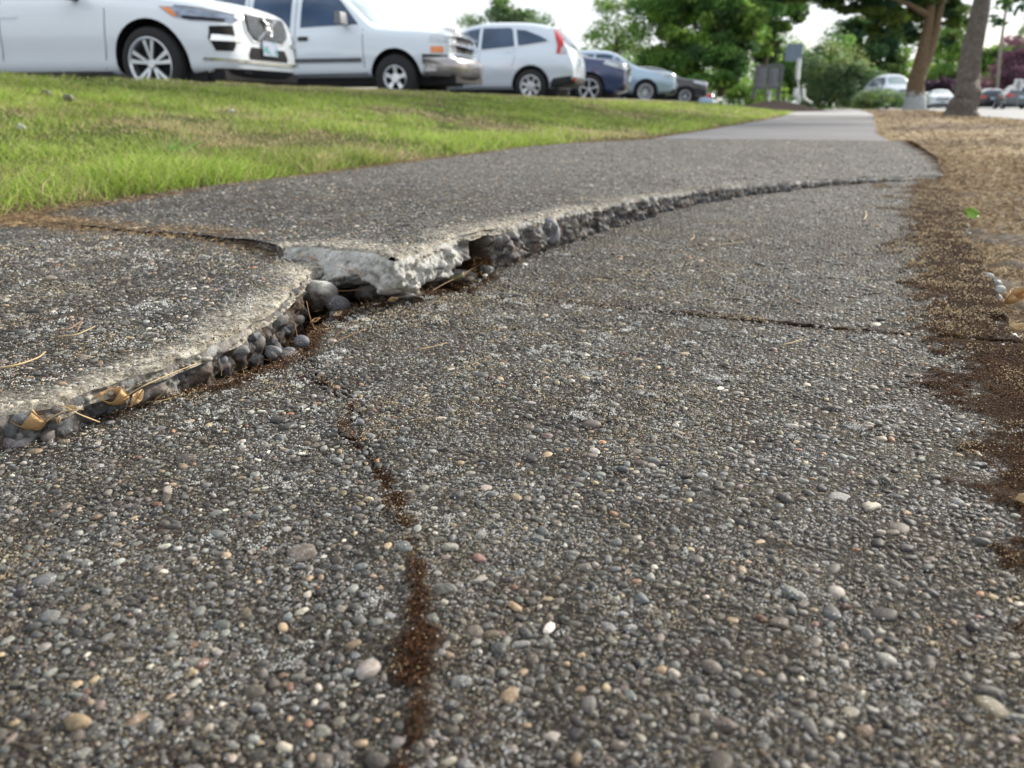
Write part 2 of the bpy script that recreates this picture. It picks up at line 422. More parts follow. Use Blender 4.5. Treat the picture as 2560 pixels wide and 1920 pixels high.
crack_moss = pxl([(655, 775, 0), (700, 830, 0), (768, 868, 0), (745, 930, 0), (800, 990, 0), (850, 1080, 0), (882, 1160, 0), (905, 1240, 0), (903, 1330, 0), (893, 1450, 0), (900, 1550, 0), (870, 1700, 0)])[:, :2]
joint_moss = np.array([[-.50, .99], [-.2, 1.003], [.1, 1.011], [.25, 1.018]])
def moss_mask(P, slab):
    x, y = P[:, 0], P[:, 1]
    n = fbm(x * 22, y * 22, 70, 4); n2 = fbm(x * 5, y * 5, 75, 3)
    m = np.zeros(len(P))
    if slab in ('A1', 'A2'):
        d, _ = seg_dist(P, crack_moss)
        nf = fbm(x * 70, y * 70, 78, 3); wd = (.0014 + .0032 * sstep(.54, .34, y)) * np.clip(1 + 3.6 * fbm(x * 14 + 3, y * 14, 79, 2), .45, 1.35)
        m = np.maximum(m, sstep(wd * 1.8, wd * .5, d + n * .012 + nf * .018) * sstep(0, .0006, wd) * .92)
        d, _ = seg_dist(P, joint_moss)
        m = np.maximum(m, sstep(.012, .003, d + n * .014) * sstep(-.6, .2, x) * .9)
        edge = np.interp(y, [.2, .5, .8, 1.0, 1.3, 1.8, 2.4, 3.2], [.150, .140, .135, .120, .135, .17, .24, .30])
        m = np.maximum(m, sstep(-.035, .05, x - edge + n * .09 + n2 * .07))
        m = np.where(x > .0, sstep(.30, .75, m + 1.5 * fbm(x * 95, y * 95, 81, 3)) * sstep(.0, .2, m) * .9, m)
        d, _ = seg_dist(P, a_low if slab == 'A2' else a_up)
        m = np.maximum(m, sstep(.028, .004, d + n * .03 + n2 * .03) * .9)
    if slab == 'C':
        m = np.maximum(m, sstep(-.03, .05, x - .40 + n * .1))
    return np.clip(m, 0, 1)

def build_slab(name, poly, zf, slab, xs, ys, crack_lines, parent, pale_lines):
    X, Y = np.meshgrid(xs, ys); P = np.c_[X.ravel(), Y.ravel()]
    nx, ny = len(xs), len(ys)
    ins = inside(P, poly)
    d, q = seg_dist(P, poly, True); sd = np.where(ins, d, -d)
    cell = np.maximum(np.gradient(xs)[None, :].repeat(ny, 0), np.gradient(ys)[:, None].repeat(nx, 1)).ravel() * 1.5
    keep = sd > -cell
    S = P.copy(); out_ = (sd < 0) & keep; S[out_] = q[out_]
    dist_in = np.maximum(sd, 0)
    z = zf(S[:, 0], S[:, 1])
    # worn, chipped lip along the cracks
    dc = np.full(len(P), 9.0)
    for cl in crack_lines:
        dd, _ = seg_dist(S, cl); dc = np.minimum(dc, dd)
    nn = fbm(S[:, 0] * 45, S[:, 1] * 45, 90, 3)
    lipw = .010 + .012 * np.clip(fbm(S[:, 0] * 12, S[:, 1] * 12, 93, 2) + .3, 0, 1)
    drop = np.clip(1 - dc / lipw, 0, 1) ** 2
    z = z - drop * (.008 + .010 * (nn + .5)) + nn * .0016
    moss = moss_mask(S, slab)
    z = z + moss * (.0015 + .004 * np.clip(fbm(S[:, 0] * 70, S[:, 1] * 70, 97, 3) + .3, 0, 1))
    if slab in ('A1', 'A2'):
        dk, _ = seg_dist(S, crack_moss)
        z = z - sstep(.008, .001, dk + .006 * fbm(S[:, 0] * 90, S[:, 1] * 90, 99, 2)) * .010 * sstep(.30, .6, S[:, 1])
        dj, _ = seg_dist(S, joint_moss)
        z = z - sstep(.007, .001, dj + .006 * fbm(S[:, 0] * 60, S[:, 1] * 60, 98, 2)) * .004
    dp = np.full(len(P), 9.0)
    for cl in pale_lines:
        dd, _ = seg_dist(S, cl); dp = np.minimum(dp, dd)
    n3 = fbm(S[:, 0] * 9, S[:, 1] * 9, 111, 3); n4 = fbm(S[:, 0] * 60, S[:, 1] * 60, 113, 3)
    pale = np.clip(sstep(.075, .0, dp + n3 * .09) * (.75 + n4 * 1.2), 0, .9)
    if slab == 'C':
        pf = np.interp(S[:, 0], [-.8, -.54, -.42, -.1, .4], [1, .95, .45, .12, .0])
        pale = np.maximum(pale, sstep(.022, .0, dp) * .8) * pf
    if slab == 'B':
        pale *= np.interp(S[:, 1], [.2, .6, .9], [.75, 1, 1])
    far = sstep(1.5, 2.6, S[:, 1]) if slab in ('C', 'A1') else np.zeros(len(P))
    idx = np.full(len(P), -1); idx[keep] = np.arange(keep.sum()); I = idx.reshape(ny, nx)
    a, b, c, e = I[:-1, :-1], I[:-1, 1:], I[1:, 1:], I[1:, :-1]
    ok = (a >= 0) & (b >= 0) & (c >= 0) & (e >= 0)
    insg = ins.reshape(ny, nx); ok &= insg[:-1, :-1] | insg[:-1, 1:] | insg[1:, 1:] | insg[1:, :-1]
    F = np.stack([a[ok], b[ok], c[ok], e[ok]], 1)
    V = np.c_[S, z][keep]
    return np_mesh(name, V, F, M_MATRIX, parent, dict(moss=moss[keep] * (1 - pale[keep] * .7), pale=pale[keep], far=far[keep]))

def yspace(y0, y1, s0, s1):
    out = [y0]
    while out[-1] < y1:
        t = max(0, (out[-1] - .5)) / 3; out.append(out[-1] + min(s1, s0 + (s1 - s0) * min(1, t)))
    return np.array(out)

walk_A2 = build_slab('sidewalk', poly_A2, zA, 'A2', np.arange(-.66, .30, .005), np.arange(-.36, 1.04, .005), [a_low], None, [])
walk_A1 = build_slab('sidewalk', poly_A1, zA, 'A1', np.arange(-.56, .42, .006), yspace(.97, 3.42, .006, .015), [a_up], None, [])
walk_B = build_slab('sidewalk', poly_B, zB, 'B', np.arange(-1.62, -.52, .006), np.arange(-.36, 1.04, .006), [b_ed], None, [b_ed])
walk_C = build_slab('sidewalk', poly_C, zC, 'C', np.arange(-1.64, .54, .008), yspace(.88, 6.15, .006, .025), [c_ed], None, [c_ed])
for o in (walk_A1, walk_A2, walk_B, walk_C): o['kind'] = 'structure'

SPW = np.array([[.10, .11, .125], [.14, .145, .155], [.18, .165, .165], [.06, .062, .066], [.24, .25, .25], [.12, .10, .09], [.30, .27, .24], [.17, .13, .11]])
def embedded(u, v, g, seed, prob=.8):
    """relief of stones set in the break: dome height (in cells) and a number per stone"""
    best = np.zeros(len(u)); idn = np.zeros(len(u)); U = u / g; W = v / g; iu = np.floor(U); iv = np.floor(W)
    for du in (-1, 0, 1):
        for dv in (-1, 0, 1):
            cu, cv = iu + du, iv + dv
            px_ = cu + .2 + .6 * _h(cu, cv, seed); py_ = cv + .2 + .6 * _h(cu, cv, seed + 1); r = .30 + .42 * _h(cu, cv, seed + 2)
            an = _h(cu, cv, seed + 3) * 6.28; asx = .62 + .38 * _h(cu, cv, seed + 4); on = _h(cu, cv, seed + 5) < prob
            dx = U - px_; dy = W - py_; ex = dx * np.cos(an) + dy * np.sin(an); ey = (-dx * np.sin(an) + dy * np.cos(an)) / asx
            q = (np.abs(ex) ** 2.4 + np.abs(ey) ** 2.4) ** (1 / 2.4) / r * (1 + .14 * np.sin(np.arctan2(ey, ex) * 3 + an * 5) + .06 * np.sin(np.arctan2(ey, ex) * 7 + an * 9))
            h = np.where(on & (q < 1), np.sqrt(np.clip(1 - q * q, 0, 1)) * r * (.35 + .5 * _h(cu, cv, seed + 6)), 0)
            k = h > best; best[k] = h[k]; idn[k] = .01 + _h(cu, cv, seed + 7)[k]
    return best, idn
# broken vertical faces below the crack edges
def wall(name, line, zf, side, depth, slab, slope, parent, amp=.012, rows=18):
    ln = np.concatenate([[0], np.cumsum(np.linalg.norm(np.diff(line, axis=0), axis=1))]); sn = np.arange(0, ln[-1], .0016 if amp > .0075 else .003)
    Q = np.stack([np.interp(sn, ln, line[:, i]) for i in (0, 1)], 1); rows = int(depth / (.0018 if amp > .0075 else .003)) + 2; tint = []; T = np.gradient(Q, axis=0); T /= np.linalg.norm(T, axis=1)[:, None] + 1e-9
    k = 35; ker = np.ones(k) / k
    Tn = np.stack([np.convolve(np.pad(T[:, i], k // 2, mode='edge'), ker, 'valid') for i in (0, 1)], 1)
    Tn /= np.linalg.norm(Tn, axis=1)[:, None] + 1e-9
    N = np.stack([Tn[:, 1], -Tn[:, 0]], 1) * side
    s = np.concatenate([[0], np.cumsum(np.linalg.norm(np.diff(Q, axis=0), axis=1))])
    zt = zf(Q[:, 0], Q[:, 1])
    V = []; pale = []; moss = []
    for r in range(rows):
        t = r / (rows - 1); h = -depth * t
        sl = slope(s, Q, t)
        rough = amp * (fbm(s * 55, np.full_like(s, t * depth * 55 + 3), 200, 4) * 3.2) * min(1, t * 5) + amp * .9 * (np.abs(fbm(s * 14, np.full_like(s, t * depth * 22), 210, 2)) * 2 - .3) * min(1, t * 4)
        off = -.003 + sl + rough
        fine = sstep(0, .06, t)
        d1, i1 = embedded(s, np.full_like(s, t * depth), .015, 900); d2, i2 = embedded(s, np.full_like(s, t * depth + .5), .0065, 920, .9)
        off = off + (d1 * .012 + np.where(d1 > 0, 0, d2 * .0055)) * fine + .0012 * fbm(s * 400, np.full_like(s, t * depth * 400), 960, 2) * fine
        sid = np.where(d1 > .02, i1, np.where(d2 > .02, i2, 0)); tint.append(np.where(sid[:, None] > 0, SPW[(sid * 97).astype(int) % len(SPW)] * (.6 + .8 * ((sid * 13.7) % 1))[:, None], -1.0))
        V.append(np.c_[Q + N * off[:, None], zt - .0035 + h])
        p, m = slab(s, Q, t, -h); pale.append(p); moss.append(m)
    V = np.concatenate(V); n = len(Q)
    i = np.arange(rows - 1)[:, None] * n + np.arange(n - 1)[None, :]
    F = np.stack([i, i + 1, i + n + 1, i + n], -1).reshape(-1, 4)
    if side > 0: F = F[:, ::-1]
    return np_mesh(name, V, F, M_WALL, parent, dict(pale=np.concatenate(pale), moss=np.concatenate(moss), stone=(np.concatenate(tint)[:, 0] >= 0).astype(float), tint=np.clip(np.concatenate(tint), 0, 1)))

def C_slope(s, Q, t):
    # the near corner is a spalled, sloping face; right of it the break is nearly upright
    g = np.exp(-((Q[:, 0] + .63) / .055) ** 2) + .8 * np.exp(-((Q[:, 0] + .75) / .07) ** 2)
    g = g * (Q[:, 1] < 1.09) * sstep(.0, .09, s)
    prof = np.where(t < .36, t / .36, np.clip(1 - (t - .36) * 3.0, -.6, 1))
    notch = -.085 * np.exp(-((Q[:, 1] - 1.135) / .022) ** 4) * min(1, t * 4)
    hollow = -.048 * sstep(.34, .50, t + .3 * fbm(Q[:, 0] * 25, Q[:, 1] * 25, 235, 2)) * sstep(1.12, 1.10, Q[:, 1]) * sstep(-.70, -.66, Q[:, 0])
    return .040 * g * prof + notch + .004 * t + hollow
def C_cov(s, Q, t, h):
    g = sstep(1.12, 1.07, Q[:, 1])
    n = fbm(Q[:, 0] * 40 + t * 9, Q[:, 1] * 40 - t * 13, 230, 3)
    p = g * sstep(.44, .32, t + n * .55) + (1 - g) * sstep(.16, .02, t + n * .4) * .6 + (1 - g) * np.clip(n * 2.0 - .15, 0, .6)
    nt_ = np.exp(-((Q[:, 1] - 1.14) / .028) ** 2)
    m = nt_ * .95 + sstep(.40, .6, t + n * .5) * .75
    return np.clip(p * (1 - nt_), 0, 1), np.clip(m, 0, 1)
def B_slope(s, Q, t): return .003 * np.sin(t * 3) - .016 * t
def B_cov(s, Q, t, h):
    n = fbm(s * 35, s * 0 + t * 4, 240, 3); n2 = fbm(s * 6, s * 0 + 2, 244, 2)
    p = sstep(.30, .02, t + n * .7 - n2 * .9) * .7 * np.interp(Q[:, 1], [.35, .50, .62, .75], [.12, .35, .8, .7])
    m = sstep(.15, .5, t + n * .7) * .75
    return np.clip(p, 0, 1), np.clip(m, 0, 1)
def A_cov(s, Q, t, h):
    n = fbm(s * 35, s * 0 + t * 4, 250, 3)
    return np.clip(n, 0, .3), np.clip(.5 + n * 1.5, 0, 1)
wall('broken_edge', c_ed, zC, 1, .125, C_cov, C_slope, walk_C, amp=.011, rows=22)
wall('broken_edge', c_back[-60:][::-1] if len(c_back) > 60 else c_back[::-1], zC, -1, .08, A_cov, B_slope, walk_C, amp=.006, rows=8)
wall('broken_edge', b_ed, zB, 1, .10, B_cov, B_slope, walk_B, amp=.010, rows=18)
wall('broken_edge', b_back[:60], zB, 1, .06, A_cov, B_slope, walk_B, amp=.005, rows=8)
wall('broken_edge', a_low, zA, -1, .06, A_cov, B_slope, walk_A2, amp=.006, rows=9)
wall('broken_edge', a_up, zA, -1, .06, A_cov, B_slope, walk_A1, amp=.006, rows=9)
wall('broken_edge', right_A1, zA, -1, .05, lambda s, Q, t, h: (np.clip(.55 + fbm(s * 18, s * 0, 260, 3) * 2.6, 0, 1), np.clip(fbm(s * 30, s * 0 + t * 3, 262, 3) * 1.5 + .2, 0, 1)), B_slope, walk_A1, amp=.008, rows=8)
wall('broken_edge', right_A2, zA, -1, .05, A_cov, B_slope, walk_A2, amp=.008, rows=8)

# ---------------------------------------------------------------- pebbles (exposed aggregate)
def ico(sub):
    import bmesh
    bm = bmesh.new(); bmesh.ops.create_icosphere(bm, subdivisions=sub, radius=1.0)
    V = np.array([v.co[:] for v in bm.verts]); F = np.array([[v.index for v in f.verts] for f in bm.faces]); bm.free(); return V, F
ICO = {1: ico(1), 2: ico(2), 3: ico(3)}
PAL = np.array([[.085, .095, .10], [.05, .053, .055], [.12, .13, .135], [.19, .20, .195], [.10, .092, .082], [.30, .295, .27], [.27, .22, .145],
                [.27, .15, .085], [.15, .085, .07], [.52, .50, .44], [.13, .112, .105], [.028, .028, .03]])
PW = np.array([.19, .18, .15, .10, .15, .04, .05, .006, .006, .010, .05, .07]); PW = PW / PW.sum()

def scatter_pebbles(name, poly, zf, slab, x0, x1, y0, y1, parent, pale_lines=()):
    res = .0015
    nx, ny = int((x1 - x0) / res) + 1, int((y1 - y0) / res) + 1
    occ = np.zeros((ny, nx), bool)
    pts = []
    classes = [(.0088, .004), (.0070, .010), (.0054, .032), (.0042, .115), (.0034, .26), (.0027, .38), (.0021, .50), (.0016, .58), (.0012, .55), (.0008, .45)]
    for r, prob in classes:
        cs = r * 2.15
        gx, gy = np.meshgrid(np.arange(x0, x1, cs), np.arange(y0, y1, cs))
        P = np.c_[gx.ravel(), gy.ravel()] + RNG.uniform(-.45, .45, (gx.size, 2)) * (cs - 1.75 * r)
        P = P[RNG.random(len(P)) < prob]
        px, py, dep = project(np.c_[P, zf(P[:, 0], P[:, 1])])
        vis = (dep > .12) & (px > -110) & (px < 2670) & (py < 2040) & (py > 200)
        pr = r / np.maximum(dep, .1) * 741
        if r < .0010: vis &= dep < .62
        elif r < .0016: vis &= dep < .95
        elif r < .0022: vis &= dep < 1.5
        elif r < .0026: vis &= dep < 2.4
        elif r < .0034: vis &= dep < 3.6
        P = P[vis]; dep = dep[vis]
        if not len(P): continue
        P = P[inside(P, poly)]
        if not len(P): continue
        ix = ((P[:, 0] - x0) / res).astype(int); iy = ((P[:, 1] - y0) / res).astype(int)
        ok = np.ones(len(P), bool)
        for a in np.arange(0, math.tau, math.tau / 8):
            for rr in (0, .85 * r):
                jx = np.clip(ix + int(round(rr * math.cos(a) / res)), 0, nx - 1); jy = np.clip(iy + int(round(rr * math.sin(a) / res)), 0, ny - 1)
                ok &= ~occ[jy, jx]
        P = P[ok]; ix = ix[ok]; iy = iy[ok]
        k = int(r / res) + 1
        for dx in range(-k, k + 1):
            for dy in range(-k, k + 1):
                if dx * dx + dy * dy <= (r / res) ** 2:
                    occ[np.clip(iy + dy, 0, ny - 1), np.clip(ix + dx, 0, nx - 1)] = True
        pts.append(np.c_[P, np.full(len(P), r)])
    P = np.concatenate(pts)
    m = moss_mask(P[:, :2], slab)
    keep = RNG.random(len(P)) > sstep(.15, 1, m) * .66
    P = P[keep]; m = m[keep]
    n = len(P)
    r = P[:, 2] * RNG.uniform(.82, 1.12, n)
    a = r * RNG.uniform(.95, 1.35, n); b = r * RNG.uniform(.66, 1.0, n); c = r * RNG.uniform(.42, .72, n)
    z = zf(P[:, 0], P[:, 1]) - c * RNG.uniform(.0, .85, n)
    pl = np.zeros(n)
    for cl_ in pale_lines:
        dd, _ = seg_dist(P[:, :2], cl_); n3 = fbm(P[:, 0] * 9, P[:, 1] * 9, 111, 3)
        pl = np.maximum(pl, sstep(.075, .005, dd + n3 * .09)); z -= .010 * sstep(.014, .0, dd)
    _, _, dep = project(np.c_[P[:, :2], z])
    px = r / dep * 741
    ci = RNG.choice(len(PAL), n, p=PW)
    colr = PAL[ci] * np.array([1.06, 1.01, .95]) * (1.35 if slab == 'C' else 1.2 if slab == 'B' else 1.04) * RNG.uniform(.40, 1.65, (n, 1)) * RNG.uniform(.95, 1.05, (n, 3))
    if slab == 'C': pl = pl * np.interp(P[:, 0], [-.8, -.54, -.42, -.1, .4], [1, .95, .45, .12, .0])
    gr_ = sstep(-.05, .22, fbm(P[:, 0] * 6, P[:, 1] * 6, 880, 3) + .5 * sstep(-.05, .2, P[:, 0]) * (slab[0] == 'A')) * RNG.uniform(.3, 1, n)
    colr = colr * (1 - gr_[:, None] * np.array([.38, .45, .48]))
    colr = colr * (1 - pl[:, None] * .65) + np.array([.46, .42, .34]) * pl[:, None] * .65
    lev = np.where(px > 9, 3, np.where(px > 2.0, 2, 1))
    Vs, Fs, Cs = [], [], []; base = 0
    for lv in (1, 2, 3):
        s = lev == lv; k = s.sum()
        if not k: continue
        bv, bf = ICO[lv]
        kv = RNG.normal(size=(k, 3)) * 1.3; ph = RNG.uniform(0, 6.28, k)
        W = np.sign(bv)[None] * np.abs(bv)[None] ** RNG.uniform(.62, 1.05, (k, 1, 1)) * (1 + .19 * np.sin(np.einsum('vj,kj->kv', bv, kv * 1.5) + ph[:, None]))[..., None]
        W = W * np.stack([a[s], b[s], c[s]], 1)[:, None, :]
        tl = RNG.normal(0, .13, k)
        W = np.stack([W[..., 0], W[..., 1] * np.cos(tl)[:, None] - W[..., 2] * np.sin(tl)[:, None], W[..., 1] * np.sin(tl)[:, None] + W[..., 2] * np.cos(tl)[:, None]], -1)
        th = RNG.uniform(0, 6.28, k)
        ct, st = np.cos(th)[:, None], np.sin(th)[:, None]
        X = W[..., 0] * ct - W[..., 1] * st + P[s, 0][:, None]; Y = W[..., 0] * st + W[..., 1] * ct + P[s, 1][:, None]; Z = W[..., 2] + z[s][:, None]
        Vs.append(np.stack([X, Y, Z], -1).reshape(-1, 3))
        Fs.append((bf[None] + (np.arange(k) * len(bv))[:, None, None]).reshape(-1, 3) + base); base += k * len(bv)
        Cs.append(np.repeat(colr[s], len(bv), 0))
    o = np_mesh(name, np.concatenate(Vs), np.concatenate(Fs), M_PEB, parent, dict(tint=np.concatenate(Cs)))
    o['kind'] = 'stuff'
    return n
cnt = scatter_pebbles('exposed_pebbles', poly_A2, zA, 'A2', -.66, .30, .10, 1.04, walk_A2)
cnt += scatter_pebbles('exposed_pebbles', poly_A1, zA, 'A1', -.56, .42, .97, 3.42, walk_A1)
cnt += scatter_pebbles('exposed_pebbles', poly_B, zB, 'B', -1.62, -.5, .2, 1.04, walk_B, [b_ed])
cnt += scatter_pebbles('exposed_pebbles', poly_C, zC, 'C', -1.64, .54, .88, 6.1, walk_C, [c_ed])
print('pebbles', cnt)

# big stones of the broken faces: embedded in the slab, a part of it
def stones(name, items, parent, mat=M_PEB):
    """items: (x, y, z, a, b, c, rz, tint)"""
    bv, bf = ICO[3]; Vs, Fs, Cs = [], [], []
    for i, (x, y, z, a, b, c, rz, col) in enumerate(items):
        kv = RNG.normal(size=3) * 1.6; ph = RNG.uniform(0, 6.28); kv2 = RNG.normal(size=3) * 3.5
        W = np.sign(bv) * np.abs(bv) ** RNG.uniform(.65, 1.1) * (1 + .20 * np.sin(bv @ kv + ph) + .09 * np.sin(bv @ kv2 + ph * 2))[:, None] * np.array([a, b, c])
        R = Matrix.Rotation(rz, 3, 'Z') @ Matrix.Rotation(RNG.normal(0, .35), 3, 'X') @ Matrix.Rotation(RNG.normal(0, .3), 3, 'Y')
        W = W @ np.array(R).T + np.array([x, y, z]); Vs.append(W); Fs.append(bf + i * len(bv)); Cs.append(np.repeat([col], len(bv), 0))
    return np_mesh(name, np.concatenate(Vs), np.concatenate(Fs), mat, parent, dict(tint=np.concatenate(Cs)))
SP = .85 * np.array([[.12, .13, .15], [.16, .16, .18], [.20, .185, .20], [.09, .095, .10], [.24, .25, .26], [.15, .13, .12], [.30, .27, .27]])
def edge_stones(line, zf, side, n, zr, rr, inset, seed, xmax=9, skip=None):
    rs = np.random.default_rng(seed); out = []
    T = np.gradient(line, axis=0); T /= np.linalg.norm(T, axis=1)[:, None] + 1e-9
    N = np.stack([T[:, 1], -T[:, 0]], 1) * side
    for _ in range(n):
        i = rs.integers(3, len(line) - 3); p = line[i]
        if skip and skip(p): continue
        r = rs.uniform(*rr) * (1 if rs.random() > .25 else 1.5)
        zt = float(zf(np.array([p[0]]), np.array([p[1]]))[0])
        off = rs.uniform(*inset); z = zt - rs.uniform(*zr) - r * .35
        if z < -.05: z = rs.uniform(-.05, 0) if zt > .03 else -.02
        q = p + N[i] * off
        out.append((q[0], q[1], z, r * rs.uniform(1, 1.4), r * rs.uniform(.7, 1), r * rs.uniform(.6, .9), rs.uniform(0, 6.28), SP[rs.integers(len(SP))] * rs.uniform(.55, 1.15)))
    return out
near_corner = lambda p: p[1] < 1.112
stones('embedded_stone', edge_stones(c_ed, zC, 1, 24, (.008, .05), (.005, .009), (-.006, .001), 5, skip=lambda p: near_corner(p)), walk_C)['kind'] = 'stuff'
stones('embedded_stone', edge_stones(b_ed, zB, 1, 10, (.008, .05), (.005, .008), (-.006, .000), 6), walk_B)['kind'] = 'stuff'
stones('embedded_stone', edge_stones(a_low, zA, -1, 60, (.0, .02), (.004, .009), (-.006, .004), 7), walk_A2)['kind'] = 'stuff'
stones('embedded_stone', edge_stones(a_up, zA, -1, 70, (.0, .02), (.004, .008), (-.006, .004), 8), walk_A1)['kind'] = 'stuff'

wst = [(p[0] + RNG.uniform(-.004, .008), p[1], -.006 + RNG.uniform(-.006, .006), RNG.uniform(.008, .018), RNG.uniform(.005, .008), .006, RNG.uniform(0, 6), (.36, .37, .36)) for p in right_A1[[int(k) for k in len(right_A1) * np.array([.60, .83, .85, .87, .89, .99])]]]
stones('chipped_edge', wst, walk_A1)['kind'] = 'stuff'

# loose stones, each placed where the photo shows it
def loose(px, py, z, wpx, col, label, flat=.7, asp=1.3):
    p = atz(px, py, z); D = project(p)[2]; a = wpx * KP / F_PX * D / 2
    o = stones('stone', [(0, 0, 0, a, a / asp, a * flat, random.uniform(-.3, .3) + YAW, col)], None)
    o.location = (p[0], p[1], p[2] + a * flat * .35)
    return tag(o, label, 'stone', 'rounded stones lying in the crack')
loose(160, 862, .012, 66, (.10, .095, .09), 'dark smooth oval stone poking out of the left slab edge beside the brown leaf', .75, 1.2)
loose(590, 770, .0, 40, (.17, .17, .18), 'small grey round stone left of the pair at the near end of the wide gap', .8, 1.1)
loose(625, 768, -.002, 34, (.13, .14, .155), 'blue grey round stone at the near end of the wide gap', .85, 1.0)
loose(650, 745, 0.004, 36, (.13, .14, .16), 'dark blue grey pebble wedged at the narrow throat of the gap', .8, 1.2)
loose(885, 605, .022, 42, (.12, .12, .125), 'grey round stone under the white broken corner of the raised slab', .9, 1.0)
loose(728, 662, .004, 50, (.085, .085, .10), 'purplish grey egg-shaped stone sitting in the middle of the gap', .8, 1.2)
loose(470, 790, .006, 56, (.16, .17, .19), 'blue grey stone with a pale streak below the pink patch of the left slab', .8, 1.3)
loose(372, 822, .010, 48, (.09, .095, .11), 'dark slanted stone in the shadow of the left slab edge', .8, 1.5)
loose(30, 905, .008, 50, (.12, .11, .11), 'brownish grey stone at the far left end of the broken edge', 1.0, 1.1)
loose(545, 752, .008, 64, (.12, .115, .11), 'biggest domed grey stone bulging from the left slab edge', .85, 1.35)
loose(1050, 585, -.002, 34, (.15, .17, .19), 'blue grey stone at the start of the right-hand slab', .6, 1.2)
loose(1180, 505, .030, 60, (.17, .18, .20), 'light grey stone in the broken face right of the mossy notch', .9, 1.4)
# fallen concrete chunk in the gap
def chunk(px, py, z, size, label):
    p = atz(px, py, z); bv, bf = ICO[3]
    W = bv * np.array(size); k = fbm(bv[:, 0] * 2 + 5, bv[:, 1] * 2 + bv[:, 2] * 3, 301, 3)
    W = W * (1 + k * .55)[:, None]; c, s = math.cos(YAW - .25), math.sin(YAW - .25)
    W = np.c_[W[:, 0] * c - W[:, 1] * s, W[:, 0] * s + W[:, 1] * c, W[:, 2]]
    nn = fbm(W[:, 0] * 60, W[:, 1] * 60 + W[:, 2] * 40, 303, 3)
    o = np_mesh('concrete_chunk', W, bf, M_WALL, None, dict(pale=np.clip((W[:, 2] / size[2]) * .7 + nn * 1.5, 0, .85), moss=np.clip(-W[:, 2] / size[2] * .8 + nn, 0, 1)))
    o.location = p; return tag(o, label, 'rubble')
chunk(830, 632, .004, (.062, .020, .020), 'long broken lump of concrete lying in the gap below the white corner')
chunk(690, 640, .015, (.030, .022, .024), 'smaller knobbly lump of concrete against the left slab edge')
chunk(975, 600, -.012, (.05, .03, .016), 'low mossy lump filling the gap under the notch')

# soil seen at the bottom of the cracks
gx, gy = np.meshgrid(np.arange(-1.7, .6, .012), np.arange(-.4, 3.6, .012))
sz = -.030 + .020 * fbm(gx * 14, gy * 14, 400, 4) * 2
dj_, _ = seg_dist(np.c_[gx.ravel(), gy.ravel()], jl); sz = np.maximum(sz, (.045 + .006 * fbm(gx * 40, gy * 40, 410, 3) - dj_.reshape(gx.shape) * .3) * (dj_.reshape(gx.shape) < .05) - .2 * (dj_.reshape(gx.shape) >= .05))
ii = np.arange(gx.size).reshape(gx.shape)
soil = np_mesh('soil', np.c_[gx.ravel(), gy.ravel(), sz.ravel()], np.stack([ii[:-1, :-1], ii[:-1, 1:], ii[1:, 1:], ii[1:, :-1]], -1).reshape(-1, 4), M_SOIL)
soil['kind'] = 'structure'

# ---------------------------------------------------------------- moss granules
def granules(name, P, r, cols, mat=M_GRAN, lv=1):
    bv, bf = ICO[lv]; n = len(P)
    V = (bv[None] * (r[:, None, None] * RNG.uniform(.7, 1.2, (n, 1, 3)))) + P[:, None, :]
    F = (bf[None] + (np.arange(n) * len(bv))[:, None, None]).reshape(-1, 3)
    return np_mesh(name, V.reshape(-1, 3), F, mat, None, dict(tint=np.repeat(cols, len(bv), 0)))
def gran_field(N, x0, x1, y0, y1, slab, zf, poly, thr=.2):
    P = np.c_[RNG.uniform(x0, x1, N), RNG.uniform(y0, y1, N)]; P = P[inside(P, poly)]
    m = np.maximum(moss_mask(P, slab), .34 * sstep(.0, .18, P[:, 0]) * sstep(.0, .2, fbm(P[:, 0] * 12, P[:, 1] * 12, 530, 3)) * sstep(.45, .9, P[:, 1])); cl = fbm(P[:, 0] * 30, P[:, 1] * 30, 500, 3) + .5
    k = (m > thr) & (RNG.random(len(P)) < (.25 + .75 * sstep(.42, .60, cl)) * m); P = P[k]
    return np.c_[P, zf(P[:, 0], P[:, 1]) + RNG.uniform(.001, .006, len(P))]
GP = np.concatenate([gran_field(230000, .05, .45, .25, 3.3, 'A1', zA, poly_A1), gran_field(130000, .05, .28, .25, 1.0, 'A2', zA, poly_A2),
                     gran_field(240000, -.62, -.05, .2, 1.02, 'A2', zA, poly_A2), gran_field(50000, -.55, .3, 1.0, 3.3, 'A1', zA, poly_A1)])
near = project(GP)[2]
n = len(GP); ci = RNG.random(n)
gcl = fbm(GP[:, 0] * 24, GP[:, 1] * 24, 520, 3)
incr = (GP[:, 0] < .02) & (GP[:, 1] < .98)
thr_ = np.where(incr, .12, np.where(GP[:, 1] < .95, .14, .32)) + np.where(incr, .6, 1.3) * gcl
gc = np.where(ci[:, None] < thr_[:, None], [[.52, .40, .23]], np.where(ci[:, None] < .62, [[.15, .075, .034]], [[.045, .022, .013]])) * RNG.uniform(.7, 1.3, (n, 1))
m = granules('moss', GP, RNG.uniform(.0004, .0010, n) * np.clip(near / .9, .6, 1.6), gc)
tag(m, 'rusty brown moss with beige granules along the right edge and in the cracks of the sidewalk', 'moss', kind='stuff')
print('granules', n)

